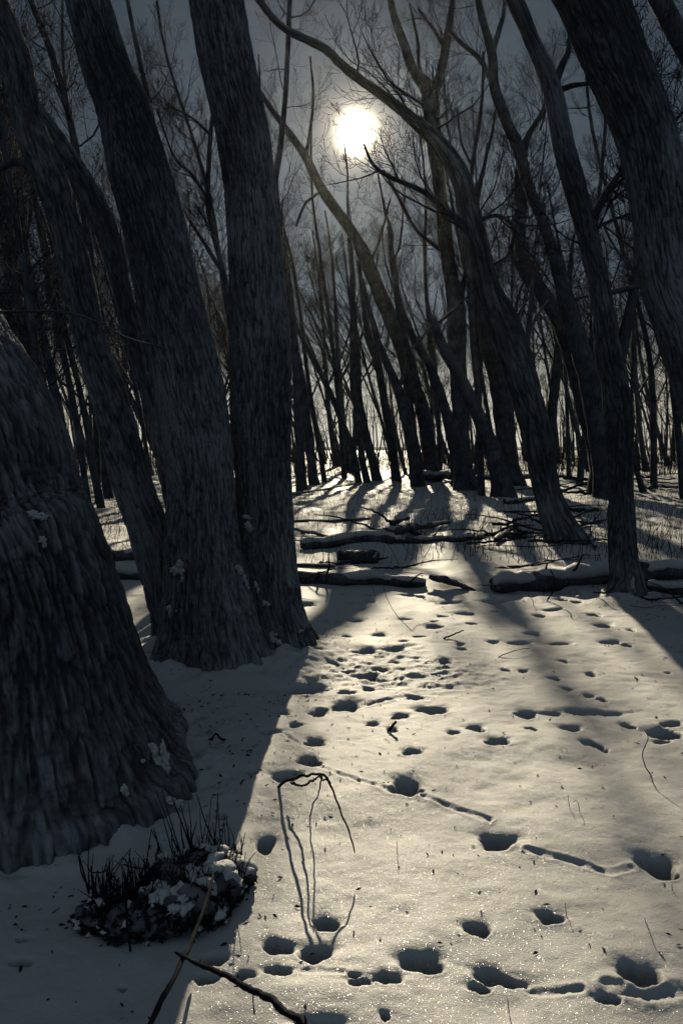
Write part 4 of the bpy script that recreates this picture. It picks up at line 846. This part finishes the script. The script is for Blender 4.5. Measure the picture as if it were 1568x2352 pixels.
# bark flakes, bits of twig and leaf scattered on the snow (uncountable)
rng = np.random.default_rng(61); n = 2600
k = rng.integers(0, 3, n); bx = np.array([[-1.5, 3.1, .9], [-.85, 5.0, .75], [3.2, 7.5, .3]])[k]; an_ = rng.uniform(0, 2 * math.pi, n); rd = bx[:, 2] + rng.exponential(.35, n)
X = bx[:, 0] + np.cos(an_) * rd; Y = bx[:, 1] + np.sin(an_) * rd; m_ = rng.uniform(size=n) < .35; Y[m_] = np.exp(rng.uniform(math.log(2), math.log(14), m_.sum())); X[m_] = rng.uniform(-.6, .6, m_.sum()) * Y[m_]
Z = gz(X, Y) + .003; a = rng.normal(0, 1, (n, 3)) * [1, 1, .25]; a /= np.linalg.norm(a, axis=1, keepdims=True); b = np.cross(a, [0, 0, 1]) + rng.normal(0, .2, (n, 3)); l = rng.uniform(.003, .014, (n, 1)) * (1 + Y[:, None] * .06); c = np.stack([X, Y, Z], 1)
V = np.stack([c - a * l, c - b * l * .3, c + a * l, c + b * l * .35 + [0, 0, .003]], 1).reshape(-1, 3)
tag(mesh_obj('forest_litter', V, [np.arange(n * 4).reshape(-1, 4)], M['dark'], smooth=False), kind='stuff')

# ---- weeds poking through the far snow (uncountable)
rng = np.random.default_rng(21)
def weeds(n, y0, y1, xr, hr, wr, name='dry_weeds', seed=1):
    Y = np.exp(rng.uniform(math.log(y0), math.log(y1), n)); X = rng.uniform(*xr, n) * Y; z = gz(X, Y)
    patch = fbm(np.stack([X * .35, Y * .18, 0 * X], 1), 77 + seed, 2); keep = rng.uniform(-.9, .9, n) < patch + .1
    X, Y, z = X[keep], Y[keep], z[keep]; n = len(X); h = rng.uniform(*hr, n) * rng.choice([1, 1, 1, 1.8], n)
    lean = np.stack([rng.normal(0, .22, n), rng.normal(0, .22, n), np.ones(n)], 1); B = np.stack([X, Y, z - .02], 1)
    t = np.linspace(0, 1, 4)[None, :, None]; P = B[:, None] + lean[:, None] * h[:, None, None] * t; P[:, 1:3] += rng.normal(0, .01, (n, 2, 3))
    P[:, 3] += rng.normal(0, .12, (n, 3)) * h[:, None]
    mb = MB(); mb.add(*tubes(P, (rng.uniform(*wr, n)[:, None] * np.array([1, .9, .7, .4])[None]), 3)); o = mb.build(name, M['weed']); tag(o, kind='stuff')
weeds(16000, 9.5, 36, (-.62, .62), (.05, .26), (.0032, .0075))
weeds(19000, 40, 100, (-.75, .75), (.4, 1.5), (.009, .022), 'distant_scrub', 2)

# ---- the wood behind: copies of a few bare trees
def far_proto(seed):
    rng = np.random.default_rng(seed); t = empty('bare_tree', (0, 0, 0)); h = rng.uniform(11, 15); lean = rng.uniform(-.42, .0)
    stems = []
    n = 12; z = np.linspace(-.4, h, n); x = lean * z + .25 * np.sin(z * .35 + seed) ; y = .1 * np.sin(z * .5 + seed * 2); r = rng.uniform(.07, .15) * (1 - .8 * np.clip(z / h, 0, 1)) + .012
    S = np.stack([x, y, z, r], 1); stems.append(S); mb = MB(); C, _ = spline(S, 30); C[:, 3] *= 1 + .5 * np.exp(-np.clip(C[:, 2], 0, 9) / .3); mb.add(*tubes(C[None, :, :3], C[None, :, 3], 9))
    for j in range(rng.integers(2, 5)):
        i0 = rng.integers(3, 8); p = S[i0, :3]; sg = rng.choice([-1, 1]); L_ = h - p[2]
        q = np.array([p, p + [sg * .12 * L_, rng.normal(0, .1) * L_, .28 * L_], p + [sg * .24 * L_ + lean * .3 * L_, rng.normal(0, .15) * L_, .62 * L_], p + [sg * .3 * L_ + lean * .5 * L_, rng.normal(0, .15) * L_, .95 * L_]])
        s2 = np.hstack([q, np.array([.6, .5, .35, .1])[:, None] * S[i0, 3]]); stems.append(s2); C, _ = spline(s2, 16); mb.add(*tubes(C[None, :, :3], C[None, :, 3], 6))
    mb.build('trunk', M['bark'], t)
    crown(rng, stems, h * .3, 26, 2.3, t, None, levels=4, kids=(5, 5, 3), rmin=.0065, gn=.2)
    return t
protos = [far_proto(400 + i) for i in range(9)]
rng = np.random.default_rng(11); spots = []
tries = 0
while len(spots) < 150 and tries < 20000:
    tries += 1
    Y = 17 + 100 * rng.uniform() ** 1.25; X = rng.uniform(-.75, .75) * Y
    if Y < 30 and -.16 * Y < X < .42 * Y: continue              # traced trees stand here
    if Y < 24 and abs(X) < .3 * Y: continue
    if Y < 45 and X > .15 * Y and rng.uniform() < .55: continue
    if Y < 37 and -2.2 < X < 10.5: continue
    if any((X - a) ** 2 + (Y - b) ** 2 < (1.0 + .012 * Y) ** 2 for a, b, _ in spots): continue
    if any((X - a) ** 2 + (Y - b) ** 2 < 1.2 for a, b, _ in BASES): continue
    spots.append((X, Y, 0))
for i, (X, Y, _) in enumerate(spots):
    p = protos[i % len(protos)]; t = p if i < len(protos) else p.copy()
    if i >= len(protos):
        COL.objects.link(t)
        for ch in [c_ for c_ in p.children]:
            c2 = ch.copy(); COL.objects.link(c2); c2.parent = t
    t.location = (X, Y, gz1(X, Y)); t.rotation_euler = (rng.normal(0, .03), rng.normal(0, .05), rng.normal(0, .5)); s = rng.uniform(.75, 1.15) * (1.55 if Y > 44 else 1); t.scale = (s, s, s)
    side = 'left of the thick twin-stemmed tree' if X < -.12 * Y else ('below the sun' if X < .18 * Y else 'toward the right edge')
    tag(t, 'slender bare tree in the crowded far wood, ' + side, 'tree', 'bare trees of the far wood ' + side)
# the farthest wood reads as one mass
def woodland():
    rng = np.random.default_rng(31); n = 800
    Y = rng.uniform(80, 190, n); X = rng.uniform(-.85, .85, n) * Y; h = rng.uniform(9, 15, n); ln = rng.normal(-.08, .1, n)
    t = np.linspace(0, 1, 6)[None, :, None]; B = np.stack([X, Y, -.3 + 0 * X], 1); T = np.stack([ln, rng.normal(0, .08, n), np.ones(n)], 1)
    P = B[:, None] + T[:, None] * h[:, None, None] * t; P[:, 1:, 0] += np.cumsum(rng.normal(0, .18, (n, 5)), 1)
    mb = MB(); r = rng.uniform(.06, .2, n); mb.add(*tubes(P, r[:, None] * np.linspace(1, .15, 6)[None], 4))
    K = 7; u = rng.uniform(.3, .95, (n, K)); g_ = u * 5; ii = g_.astype(int); fr_ = (g_ - ii)[..., None]; rr = np.arange(n)[:, None]
    S = (P[rr, ii] * (1 - fr_) + P[rr, np.minimum(ii + 1, 5)] * fr_).reshape(-1, 3); D = rng.normal(0, 1, S.shape); D[:, 2] = np.abs(D[:, 2]) + .5; D /= np.linalg.norm(D, axis=1, keepdims=True)
    grow(rng, mb, S, D, rng.uniform(1.5, 3.5, len(S)), np.full(len(S), .035), 2, segs=(3, 2), sides=(3, 3), kids=(4,), rmin=.018)
    tag(mb.build('distant_woodland', M['twig']), kind='stuff')
woodland()
# low far bank closing the horizon
n = 80; X = np.linspace(-900, 900, n); zt = 2.2 + 1.5 * fbm(np.stack([X * .01, 0 * X, 0 * X], 1), 3, 3)
V = np.concatenate([np.stack([X, 0 * X + 520, 0 * X - 1], 1), np.stack([X, 0 * X + 540, zt], 1), np.stack([X, 0 * X + 640, zt], 1), np.stack([X, 0 * X + 680, 0 * X - 1], 1)])
i_ = np.arange(n - 1); F = np.concatenate([np.stack([i_ + k * n, i_ + 1 + k * n, i_ + 1 + (k + 1) * n, i_ + (k + 1) * n], 1) for k in range(3)])
tag(mesh_obj('hills', V, [F], M['dark']), kind='structure')
# the air: thin even haze that glows around the low sun
import bmesh
bm = bmesh.new(); bmesh.ops.create_cube(bm, size=1.0)
me = bpy.data.meshes.new('haze'); bm.to_mesh(me); bm.free()
hz_o = bpy.data.objects.new('haze', me); COL.objects.link(hz_o); hz_o.scale = (9900, 690 + 20, 24); hz_o.location = (0, 345, 9.5)
hm_ = bpy.data.materials.new('haze'); hm_.use_nodes = True; t_ = hm_.node_tree; t_.nodes.clear()
pv = t_.nodes.new('ShaderNodeVolumePrincipled'); pv.inputs['Color'].default_value = (1.0, 0.97, 0.9, 1); pv.inputs['Density'].default_value = 0.00008; pv.inputs['Anisotropy'].default_value = 0.84
mo = t_.nodes.new('ShaderNodeOutputMaterial'); t_.links.new(pv.outputs[0], mo.inputs['Volume']); me.materials.append(hm_)
tag(hz_o, kind='stuff')
print('objects', len(bpy.data.objects), 'polys', sum(len(m_.polygons) for m_ in bpy.data.meshes))
